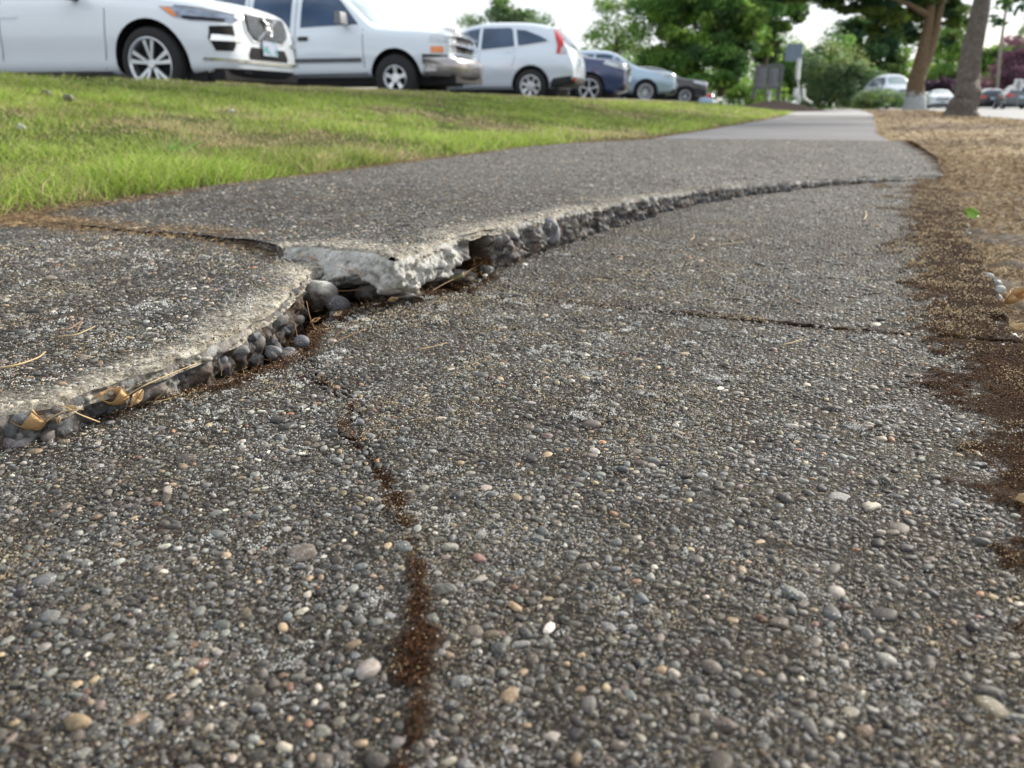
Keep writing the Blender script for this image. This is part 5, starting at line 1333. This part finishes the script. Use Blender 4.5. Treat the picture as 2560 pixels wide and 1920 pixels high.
generic((-5.2, 34.0, .24), ROT, 'black car with a bright rounded roof, beyond the ice blue wagon', P_BLACK, 4.5, 1.8, 1.52, 1.0, 'suv', .33, 'thin', 8, GP_L)
generic((-10.9, 43.8, -.22), math.pi + ROT, 'pale blue car with a red tail lamp, farthest in the row', P_PALEB, 4.5, 1.78, 1.45, 1.02, 'sedan', .31, 'five', 5, GP_L)
# cars across the street side, seen from behind or the front, small
def far_car(px, py, D, rz, label, paint, **kw):
    p = atd(px, py, D); return generic((p[0], p[1] + (4.4 if rz > 0 and rz < 2 and rz > 1.5 else 0), p[2]), rz, label, paint, group='cars along the street', **kw)
RZ = math.pi / 2
far_car(2545, 275, 50, RZ, 'dark grey car at the right edge, seen from behind below the white road sign', P_SLATE, kind='suv', H=1.62, W=1.85)
far_car(2475, 274, 55, RZ, 'black car with a pale tail lamp, left of the grey one at the right edge', P_BLACK, kind='suv', H=1.5, hood=1.0)
far_car(2352, 275, 56, -RZ, 'white pickup-like car between the two big trunks, nearest the leaning trunk', P_WHITE, kind='sedan', H=1.5)
far_car(2325, 272, 66, -RZ, 'smaller silver car left of the white one between the trunks', P_SILVER, kind='sedan', H=1.45)
far_car(2262, 270, 46, -RZ + .35, 'pale silver-blue van with a tall windscreen, left of the white-based trunk', P_SILVER, kind='suv', H=2.05, hood=1.25, W=1.95, wr=.36)
far_car(2428, 274, 75, RZ, 'tiny pale car just right of the leaning trunk', P_SILVER, kind='sedan', H=1.45)

# ================================================================= TREES
def mat_bark(name, c0, c1, c2, paint=None):
    g = G(name); c = g.ramp(g.noise(9, 6, .7, g.coord((3, 3, .8))), [(.3, c0), (.5, c1), (.7, c2)])
    sp = g.ramp(g.noise(16, 3, .6), [(.60, 0.0), (.66, 1.0)]); c = g.mix(g.math('MULTIPLY', sp, .5), c, (.34, .34, .31))
    if paint:
        s = g.n.nodes.new('ShaderNodeSeparateXYZ'); g.link(g.tc.outputs['Object'], s.inputs[0])
        z = g.math('ADD', s.outputs[2], g.math('MULTIPLY', g.noise(5, 3), .25))
        z = g.n.nodes.new('ShaderNodeMath'); z.operation = 'ADD'; g.link(s.outputs[2], z.inputs[0]); g.link(g.noise(6, 3), z.inputs[1])
        f = g.ramp(z.outputs[0], [(0, 1.0), (1, 0.0)]); 
        mr = g.n.nodes.new('ShaderNodeMapRange'); mr.inputs[1].default_value = paint + .45; mr.inputs[2].default_value = paint + .60; mr.inputs[3].default_value = 1; mr.inputs[4].default_value = 0
        g.link(z.outputs[0], mr.inputs[0]); c = g.mix(g.math('MULTIPLY', mr.outputs[0], .85), c, (.42, .46, .48))
    return g.done(c, .9, g.bump(g.noise(30, 5, .7, g.coord((3, 3, .7))), .9, .03), .2)
BARK = mat_bark('grey_brown_bark', (.07, .058, .048), (.15, .125, .105), (.24, .21, .18))
BARK_D = mat_bark('dark_bark', (.04, .03, .02), (.09, .07, .05), (.16, .12, .08))
BARK_W = mat_bark('bark_with_whitened_base', (.07, .045, .022), (.15, .10, .055), (.24, .18, .11), .62)

def crown(name, blobs, n, leaf, cols, root, seed, droop=.0, jit=1.0):
    """blobs: (x,y,z,rx,ry,rz) leafy masses; thousands of separate leaf clusters"""
    rs = np.random.default_rng(seed); vol = np.array([b[3] * b[4] * b[5] for b in blobs]) ** (2 / 3); vol /= vol.sum()
    Cs, Ts = [], []
    cols = np.array(cols)
    for b, v in zip(blobs, vol):
        nb = max(6, int(rs.integers(9, 16))); sub = rs.normal(size=(nb, 3)); sub /= np.linalg.norm(sub, axis=1)[:, None]
        sub *= rs.uniform(.35, .95, (nb, 1)); m = int(n * v / nb)
        for s_ in sub:
            d = rs.normal(size=(m, 3)); d /= np.linalg.norm(d, axis=1)[:, None]; d *= (rs.random((m, 1)) ** .45) * rs.uniform(.28, .52) * np.array([1.15, 1.15, .75])
            gapn = np.abs(np.sin(d[:, 0] * 23 + s_[0] * 9) * np.sin(d[:, 1] * 19 + s_[1] * 7) * np.sin(d[:, 2] * 27)); k = gapn + rs.random(m) * .5 > .12
            q = (s_ + d)[k] * np.array(b[3:6]) + np.array(b[:3]); Cs.append(q)
            c = cols[rs.integers(0, len(cols))] * rs.uniform(.8, 1.2); Ts.append(c * rs.uniform(.72, 1.3, (len(q), 1)))
    P = np.concatenate(Cs); T = np.concatenate(Ts); m = len(P)
    u = rs.normal(size=(m, 3)); u /= np.linalg.norm(u, axis=1)[:, None]; v = np.cross(u, rs.normal(size=(m, 3))); v /= np.linalg.norm(v, axis=1)[:, None]
    s = leaf * rs.uniform(.5, 1.35, (m, 1))
    V = np.stack([P - u * s, P - v * s * .5, P + u * s, P + v * s * .5], 1).reshape(-1, 3)
    F = np.arange(4 * m).reshape(-1, 4)
    loc = np.array(root.location); V = V - loc
    return np_mesh(name, V, F, M_LEAF, root, dict(tint=np.repeat(T, 4, 0)), smooth=False)
def trunk(root, name, segs, mat, n=14, flare=0):
    """segs: list of (points, radii); world coordinates"""
    mb = MB(); L0 = Vector(root.location); rr = random.uniform(0, 9)
    for pts, rs_ in segs:
        P = [Vector(p) - L0 for p in pts]; Q, Rr = [], []
        for i in range(len(P) - 1):
            for k in range(6):
                t = k / 6; Q.append(P[i].lerp(P[i + 1], t) + Vector((math.sin(i * 3 + t * 4 + rr), math.cos(i * 2 + t * 5), 0)) * rs_[i] * .05); Rr.append(rs_[i] * (1 - t) + rs_[i + 1] * t)
        Q.append(P[-1]); Rr.append(rs_[-1])
        mb.tube(Q, lambda i, a, R=Rr: R[i] * (1 + .06 * math.sin(a * 3 + i * .25 + rr) + .05 * math.sin(a * 7 - i * .4) + .03 * math.sin(i * 1.7 + a * 2)), n)
    return mb.build(name, mat, root, True)
def limbs(base, top, n, spread, r0, seed):
    rs = random.Random(seed); out = []
    b, t = Vector(base), Vector(top)
    for k in range(n):
        p = b.lerp(t, .35 + .6 * k / n); a = rs.uniform(0, 6.28); l = spread * rs.uniform(.5, 1)
        q = p + Vector((math.cos(a) * l * .55, math.sin(a) * l * .55, l * .35)); e = p + Vector((math.cos(a) * l, math.sin(a) * l, l * rs.uniform(.3, .8)))
        out.append(([p, q, e], [r0 * .5, r0 * .3, r0 * .08]))
    return out
GRN = [(.13, .26, .06), (.18, .33, .08), (.10, .21, .06), (.26, .41, .09)]
DKG = [(.035, .085, .045), (.05, .115, .055), (.07, .14, .055), (.10, .17, .045)]
GRY = [(.17, .26, .14), (.23, .32, .17), (.13, .21, .11), (.25, .32, .12)]
YEL = [(.26, .42, .08), (.36, .52, .10), (.18, .32, .07)]
PLUM = [(.24, .12, .17), (.33, .19, .25), (.18, .10, .14)]; DPLUM = [(.07, .04, .075), (.095, .055, .09), (.05, .03, .05)]
GT = 'trees beyond the lawn and the street'
def tree(name, label, px, py, D, blobs_px, n, leaf, cols, seed, group=GT, cat='tree', tr=.16, bark=BARK_D, gz=None, nl=6, top=None):
    """trunk base at 2560-px point (px,py) and depth D; blobs given as (px,py,depth offset,rx,ry,rz)"""
    p = atd(px, py, D)
    if gz is not None: p[2] = gz
    root = empty(name, tuple(p)); tag(root, label, cat, group)
    bl = []
    for bx, by, dd, rx, ry, rz in blobs_px:
        q = atd(bx, by, D + dd); bl.append((q[0], q[1], q[2], rx, ry, rz))
    c = np.mean([b[:3] for b in bl], 0); tp = (c[0], c[1], c[2] + .3)
    segs = [([tuple(p), (p[0] * .6 + tp[0] * .4, p[1] * .6 + tp[1] * .4, p[2] * .55 + tp[2] * .45), tp], [tr * 1.25, tr, tr * .4])]
    segs += limbs(p, tp, nl, max(b[3] for b in bl) * .9, tr, seed)
    trunk(root, 'trunk', segs, bark, 8)
    crown('crown', bl, n, leaf, cols, root, seed)
    return root
# --- street trees on the verge
def street_tree_near():
    root = empty('street_tree', (2.04, 16.3, -.03)); tag(root, 'grey-barked street tree with a single bare leaning trunk and flared foot on the right verge', 'tree')
    b = Vector((2.04, 16.3, -.06)); P = lambda px, py, D=16.3: Vector(atd(px, py, D))
    t1, t2, t3 = P(2418, 220, 15.9), P(2432, 120, 15.9), P(2460, -20, 15.9)
    up = t3 + (t3 - t2) * 1.3; top = up + Vector((.3, .2, 2.4))
    b = P(2400, 296, 15.9)
    trunk(root, 'trunk', [([b + Vector((0, 0, -.15)), b + Vector((.01, 0, .14)), b + Vector((.04, 0, .45)), t1, t2, t3, up, top], [.43, .30, .25, .225, .20, .165, .15, .08]),
                          ([up, up + Vector((-1.4, -1.2, 1.5)), up + Vector((-2.6, -2.4, 2.2))], [.09, .06, .02]), ([up, up + Vector((1.2, .8, 1.5)), up + Vector((2.4, 1.4, 2.4))], [.09, .06, .02]),
                          ([t3, t3 + Vector((1.0, .9, .7)), t3 + Vector((2.0, 1.6, .9))], [.07, .04, .015]), ([up, up + Vector((.2, -1.8, 1.2)), up + Vector((.4, -3.4, 2.2))], [.09, .06, .02])], BARK, 26)
    bl = [(up.x + dx, up.y + dy, up.z + dz, r, r, r * .6) for dx, dy, dz, r in [(-2.4, -2.2, 2.6, 1.7), (.5, -3.4, 2.8, 1.8), (2.4, 1.2, 2.8, 1.7), (0, 0, 3.6, 2.2), (-1.5, 1.8, 2.7, 1.6), (1.6, -1.6, 3.2, 1.6), (-.8, -5.2, 3.0, 1.5)]]
    q = P(2580, 20, 16.6); bl.append((q.x, q.y, q.z, .50, .5, .22)); q = P(2480, 48, 16.4); bl.append((q.x + .1, q.y, q.z - .05, .22, .2, .14)); q = P(2520, 5, 16.6); bl.append((q.x, q.y, q.z, .4, .4, .18))
    crown('crown', bl, 22000, .075, DKG + GRN[:1], root, 71)
street_tree_near()
def street_tree_double():
    root = empty('street_tree', (2.55, 31.9, 0)); tag(root, 'forked street tree with a whitewashed base and low dark canopy hanging over the path', 'tree')
    P = lambda px, py, D=31.5: Vector(atd(px, py, D))
    b = P(2284, 278)
    trunk(root, 'trunk', [([b + Vector((0, 0, -.2)), b + Vector((0, 0, .12)), P(2286, 240), P(2292, 205), P(2302, 150), P(2318, 80), P(2326, 20), P(2330, -60)], [.62, .45, .36, .33, .27, .21, .17, .1]),
                          ([P(2290, 215), P(2318, 150), P(2338, 80), P(2352, 20), P(2370, -50)], [.26, .19, .16, .14, .08]),
                          ([P(2326, 40), P(2270, 10, 31), P(2200, -10, 30)], [.13, .09, .04]), ([P(2318, 60), P(2360, 30, 33), P(2400, -5, 33)], [.10, .07, .03])], BARK_W, 18)
    bl = []
    for px, py, dd, rx, rz in [(2290, 10, 1, 1.1, .55), (2210, 25, -1, 1.0, .6), (2150, 5, -2, 1.2, .5), (2080, -15, -2, 1.2, .45), (2230, 60, 0, .75, .45), (2190, 80, -.5, .5, .32), (2350, 15, 1, 1.0, .5), (2390, 50, 1.5, .7, .5),
                               (2020, -25, -2, 1.3, .5), (2260, -60, 0, 2, 1), (2130, -70, -3, 2, 1), (2400, -40, 2, 1.6, .9), (2330, 40, 2.2, .9, .5), (2270, 45, 2, .8, .5), (1960, -30, -2, 1.1, .45), (2050, -90, -2, 2, 1), (2280, 95, 2.5, .5, .3), (2375, 95, 3, .4, .3)]:
        q = P(px, py, 31.5 + dd); bl.append((q.x, q.y, q.z, rx, rx * 1.1, rz))
    crown('crown', bl, 62000, .095, DKG + [(.075, .12, .025), (.11, .16, .03)], root, 72)
street_tree_double()
GC = .35
tree('broadleaf_tree', 'rounded green tree standing alone behind the silver crossover', 1272, 240, 70, [(1270, 50, 0, 3.6, 3, 2.0), (1235, 75, 0, 2.6, 2.4, 1.8), (1310, 70, 0, 2.6, 2.4, 1.9), (1270, 20, 0, 2.2, 2.2, 1.4), (1340, 100, 0, 1.9, 2, 1.5), (1205, 100, 0, 1.8, 2, 1.4), (1275, 120, 0, 3.5, 3, 2)], 16000, .16, GRY + [GRN[0]], 11)
tree('airy_tree', 'thin airy tree with sky showing through its leaves, left of the dense green trees', 1530, 225, 48, [(1500, 110, 0, 1.6, 1.6, 1.3), (1540, 60, 0, 1.9, 1.6, 1.5), (1570, 110, 1, 1.8, 1.6, 1.4), (1590, 30, 1, 1.8, 1.6, 1.4), (1455, 150, 0, .9, .9, .8), (1510, 20, 0, 1.2, 1.2, 1.0), (1610, 150, 2, 2.0, 1.8, 1.2)], 7000, .10, [GRN[1], GRN[3], GRY[3], YEL[2]], 12, tr=.14, nl=12)
tree('dense_tree', 'tall dense green tree rising out of the frame behind the ice blue wagon', 1690, 240, 46, [(1650, 60, 0, 1.9, 2, 2.2), (1700, 30, 1, 2.2, 2, 2.2), (1690, 120, 0, 2.1, 2, 1.7), (1640, 160, 1, 1.7, 2, 1.3), (1760, 60, 2, 2, 2, 2), (1690, -60, 1, 2.6, 2.6, 2.2), (1720, 170, -.5, 1.5, 1.5, 1.1)], 26000, .15, GRN + YEL[2:], 13, nl=8)
tree('dense_tree', 'dense darker tree between the dark signboard and the ice blue wagon', 1800, 240, 43, [(1810, 60, 0, 1.9, 2, 2), (1840, 0, 0, 2.2, 2, 1.8), (1800, 140, 0, 1.7, 1.6, 1.5), (1770, -40, 0, 2, 2, 1.5), (1850, 120, 1, 1.4, 1.4, 1.2), (1790, 200, 0, 1.4, 1.3, .9), (1890, 40, 0, 1.6, 1.6, 1.5)], 26000, .15, [GRN[0], GRN[2], DKG[2], GRN[3]], 14, nl=8)
tree('dense_tree', 'broad bushy tree reaching over the path above the dark signboard', 1900, 235, 52, [(1900, 60, 0, 1.9, 2, 2), (1940, 20, 0, 2, 2, 1.6), (1880, 110, 2, 1.5, 1.5, 1.2), (1960, -20, 0, 2.2, 2, 1.5), (1920, 130, 3, 1.4, 1.4, .9), (1985, 35, 1, 1.0, 1.0, .7)], 22000, .15, GRN + DKG[2:], 15, nl=8)
tree('dense_tree', 'dark blue-green tree with a low trunk beyond the end of the path', 2205, 270, 62, [(2180, 120, 0, 2.4, 2.4, 2.2), (2130, 140, 0, 1.8, 2, 1.6), (2220, 160, 0, 1.8, 2, 1.6), (2150, 80, 0, 1.7, 2, 1.4), (2100, 165, 0, 1.2, 1.2, 1.0), (2240, 120, 0, 1.6, 2, 1.8), (2200, 200, 0, 1.5, 1.4, .8)], 22000, .16, DKG, 16, tr=.3, nl=6)
tree('yellow_green_tree', 'bright yellow-green sapling glowing behind the left side of the whitewashed trunk', 2240, 262, 70, [(2245, 180, 0, 1.6, 1.6, 1.8), (2235, 225, 0, 1.4, 1.4, 1.0), (2255, 140, 0, 1.0, 1.0, 1.2), (2215, 235, -2, 1.0, 1, .7)], 7000, .14, YEL, 17)
tree('yellow_green_tree', 'yellow-green tree seen between the whitewashed trunk and the leaning trunk', 2370, 265, 85, [(2360, 120, 0, 2.4, 2.4, 2), (2380, 170, 0, 2.6, 2.4, 1.6), (2345, 190, 2, 1.8, 1.8, 1.6), (2390, 90, 0, 1.6, 1.6, 1.4)], 9000, .17, [YEL[2], GRN[3], GRN[1], DKG[3]], 18)
tree('plum_tree', 'dark purple plum tree between the two street tree trunks', 2352, 265, 75, [(2350, 220, 0, 1.8, 1.6, 1.3), (2335, 235, 0, 1.4, 1.4, .9), (2372, 225, 0, 1.6, 1.4, 1.4), (2360, 245, 0, 1.8, 1.4, .7)], 9000, .13, DPLUM, 19)
tree('plum_tree', 'mauve purple plum tree at the right edge of the photo above the parked cars', 2540, 262, 80, [(2535, 170, 0, 2.4, 2.4, 2.2), (2560, 130, 0, 2.4, 2.2, 2.0), (2500, 200, 0, 1.9, 1.8, 1.3), (2590, 190, 0, 2.6, 2.2, 2), (2555, 215, 0, 2.4, 2, 1.0), (2470, 215, 2, 1.1, 1.1, .9)], 14000, .15, PLUM, 20)
tree('broadleaf_tree', 'loose yellowish green tree right of the leaning trunk', 2460, 262, 90, [(2470, 150, 0, 2.6, 2.4, 1.7), (2445, 190, 0, 2.6, 2.4, 2.2), (2500, 160, 0, 2.2, 2.2, 1.6), (2430, 235, 0, 2.2, 2, 1.2), (2475, 130, 0, 1.6, 1.6, 1.0)], 12000, .17, [GRN[1], GRN[3], YEL[2], DKG[3]], 21)
tree('conifer', 'pointed evergreen tops behind the mauve plum tree', 2555, 262, 110, [(2560, 110, 0, 1.2, 1.2, 3.6), (2535, 130, 0, 1.4, 1.4, 2.2), (2572, 150, 0, 2.4, 2.2, 3)], 7000, .17, [GRN[0], GRY[2], GRN[1]], 22)
# shrubs
def bush(px, py, D, rx, rz, cols, label, seed, n=5000, leaf=.09, grp='shrubs around the driveway', name='bush'):
    p = atd(px, py, D); root = empty(name, tuple(p)); tag(root, label, 'shrub', grp)
    rs = random.Random(seed)
    bl = [(p[0] + rs.uniform(-.5, .5) * rx, p[1] + rs.uniform(-.4, .4) * rx, p[2] + rz * rs.uniform(.35, .9), rx * rs.uniform(.5, .75), rx * .6, rz * rs.uniform(.4, .6)) for _ in range(5)]
    bl.append((p[0], p[1], p[2] + rz * .35, rx * .9, rx * .7, rz * .45))
    segs = [([tuple(p), (p[0] + rs.uniform(-.4, .4) * rx, p[1] + rs.uniform(-.4, .4) * rx, p[2] + rz * .5), (p[0] + rs.uniform(-.6, .6) * rx, p[1] + rs.uniform(-.6, .6) * rx, p[2] + rz)], [.05, .03, .01]) for _ in range(5)]
    trunk(root, 'stems', segs, BARK_D, 6); crown('crown', bl, n, leaf, cols, root, seed)
bush(1870, 262, 50, 2.6, 1.5, YEL + GRN, 'low yellow-green shrub behind the legs of the dark signboard', 31, 6000)
bush(2075, 268, 55, 2.6, 3.4, GRY, 'tall grey-green shrub at the end of the path', 32, 11000, .11)
bush(2140, 270, 54, 2.4, 2.6, GRY + GRN[:1], 'spreading grey-green shrub right of the tall one', 33, 9000, .10)
bush(2040, 268, 58, 2.6, 4.2, [GRY[0], YEL[2], GRN[1]], 'light green shrub left of the tall grey-green one, behind the white post', 34, 10000, .12)
bush(2170, 274, 42, 1.2, .9, GRY + YEL[:1], 'small flowering-green clump beside the driveway', 35, 3500, .07)
bush(2215, 274, 46, 1.6, .9, [DKG[3], GRY[2], YEL[2]], 'low loose clump in front of the dark tree trunk', 36, 3500, .07)
bush(1955, 262, 60, 3.0, 4.0, GRN + GRY[:1], 'leafy shrub filling the space right of the dark signboard', 37, 10000, .12)
bush(2445, 270, 80, 2.2, 1.4, [GRN[1], YEL[2]], 'low green shrub right of the foot of the leaning trunk', 38, 3500, .10)
bush(2310, 268, 78, 2.4, 1.4, YEL, 'sunny low shrub behind the whitewashed base', 39, 3500, .10)
# far-off wood behind everything
def woods():
    rs = np.random.default_rng(5); bl = []
    for az in np.arange(-44, 40, 2.2):
        a = YAW - rad(az); D = rs.uniform(120, 150)
        h = rs.uniform(3.0, 5.0) if -30 < az < 6 else rs.uniform(5, 9)
        if -30 < az < -2: h = rs.uniform(.5, 1.5)
        bl.append((-math.sin(a) * D, math.cos(a) * D, h * .5, 5, 4, h))
    root = empty('distant_wood', (0, 130, 0)); o = crown('distant_wood', bl, 30000, .35, GRN + DKG[2:], root, 99)
    mw = o.matrix_world.copy(); o.parent = None; o.location = (0, 130, 0); bpy.data.objects.remove(root)
    tag(o, 'far-off wood along the horizon behind the street and parking lot', 'wood', kind='stuff')
woods()

# ================================================================= SIGNS, POLE, MOUND
M_SIGN = simple('dark_bronze_paint', (.11, .11, .12), .5); M_SIGN2 = simple('slate_panel', (.20, .20, .23), .55)
M_WPOST = simple('white_painted_post', (.72, .73, .72), .5); M_BLUEG = simple('blue_grey_panel', (.22, .28, .38), .5)
def mound():
    c = np.array([-2.45, 33.6]); n = 40; V = []; rs_ = 18
    for i in range(rs_ + 1):
        for k in range(n):
            a = k * math.tau / n; r = i / rs_; R = np.array([math.cos(a) * 2.3, math.sin(a) * 3.2]) * r
            z = .02 + .36 * (1 - sstep(0, 1, r)) + .03 * math.sin(k * 2.1 + i) * (1 - r); V.append((c[0] + R[0], c[1] + R[1], float(z)))
    F = [[i * n + k, i * n + (k + 1) % n, (i + 1) * n + (k + 1) % n, (i + 1) * n + k] for i in range(rs_) for k in range(n)]
    V = np.array(V); o = np_mesh('mulch_bed', V, np.array(F), M_VERGE, None, dict(mulch=np.ones(len(V)), straw=np.zeros(len(V)))); o['kind'] = 'structure'
mound()
root = empty('signboard', (-2.85, 33.6, .35)); tag(root, 'dark two-panel signboard seen from behind, standing on the mulch mound', 'sign')
P = lambda px, py: Vector(atd(px, py, 30)) - Vector(root.location)
for x0, x1 in ((1884, 1892), (1916, 1920), (1946, 1955)):
    a, b = P((x0 + x1) / 2 - 2, 250), P((x0 + x1) / 2 + 2, 163); m = MB(); m.box(((a.x + b.x) / 2, (a.y + b.y) / 2, (a.z + b.z) / 2), ((x1 - x0) / 62, .10, abs(b.z - a.z)), Matrix.Rotation(.03, 3, 'Y')); m.build('post', M_SIGN, root)
for x0, x1 in ((1895, 1914), (1923, 1944)):
    a, b = P(x0, 220), P(x1, 170); m = MB(); m.box(((a.x + b.x) / 2, (a.y + b.y) / 2 + .02, (a.z + b.z) / 2), ((x1 - x0) / 60, .05, abs(b.z - a.z)), Matrix.Rotation(.0, 3, 'Y')); m.build('panel', M_SIGN2, root)
a, b = P(1888, 167), P(1955, 162); m = MB(); m.tube([a, b], [.07, .07], 4); m.build('top_rail', M_SIGN, root)
a, b = P(1886, 221), P(1951, 219); m = MB(); m.tube([a, b], [.05, .05], 4); m.build('bottom_rail', M_SIGN, root)

root = empty('pylon_sign', tuple(atd(2000, 252, 44))); tag(root, 'pylon sign with a blue-grey board on a white post with splayed feet', 'sign')
P = lambda px, py, D=44: Vector(atd(px, py, D)) - Vector(root.location)
m = MB(); c = P(1985, 131); m.box(c, (.95, .25, .95), taper=.99); m.build('board', M_BLUEG, root)
m = MB(); m.tube([P(1998, 148), P(1995, 175), P(1994, 200)], [.15, .13, .13], 8); m.tube([P(1994, 196), P(2001, 255)], [.05, .06], 6); m.build('post', M_WPOST, root)
m = MB(); m.tube([P(1990, 222), P(1988, 240), P(1998, 250)], [.14, .16, .05], 8); m.build('foot', M_WPOST, root)
m = MB(); m.tube([P(2009, 222), P(2010, 246), P(2030, 259)], [.10, .10, .06], 8); m.build('foot', M_WPOST, root)
root = empty('stone_marker', tuple(atd(1924, 247, 29.6))); tag(root, 'small pale weathered marker post in front of the dark signboard', 'post')
m = MB(); m.tube([(0, 0, -.1), (0, 0, .22), (.01, 0, .30)], [.05, .045, .09], 8); m.build('shaft', M_WPOST, root)
root = empty('road_sign', tuple(atd(2542, 266, 45))); tag(root, 'white rectangular road sign with dark marks above the grey car at the right edge', 'sign')
P = lambda px, py, D=45: Vector(atd(px, py, D)) - Vector(root.location)
m = MB(); c = P(2546, 212); m.box(c, (.52, .02, .64), Matrix.Rotation(.06, 3, 'Y')); m.build('board', M_WPOST, root)
m = MB(); m.tube([(0, 0, 0), tuple(c + Vector((0, .03, .3)))], [.03, .03], 6); m.build('post', M_GREY, root)
m = MB()
for dz, wd in ((.18, .34), (.06, .30), (-.07, .36), (-.19, .26)): m.box(c + Vector((0, -.014, dz)), (wd, .006, .05), Matrix.Rotation(.06, 3, 'Y'))
m.build('lettering', M_GREY, root)
root = empty('utility_pole', tuple(atd(2494, 240, 62))); tag(root, 'thin leaning wooden utility pole against the bright sky at the right', 'pole')
P = lambda px, py, D=62: Vector(atd(px, py, D)) - Vector(root.location)
m = MB(); m.tube([P(2490, 262), P(2501, 121), P(2518, 0), P(2532, -110)], [.13, .12, .10, .09], 8); m.build('shaft', simple('weathered_pole_wood', (.25, .22, .19), .8), root, True)
m = MB(); c = P(2530, -95); m.box(c, (1.8, .1, .1)); m.build('crossarm', BARK_D, root)
# yellow-topped kerb by the street trees
m = MB(); p = atz(2000, 248, -.03); m.box((3.3, 28.5, .0), (1.0, .25, .12)); o = m.build('kerb', simple('faded_yellow_kerb', (.62, .47, .14), .7)); o['kind'] = 'structure'
print('done')
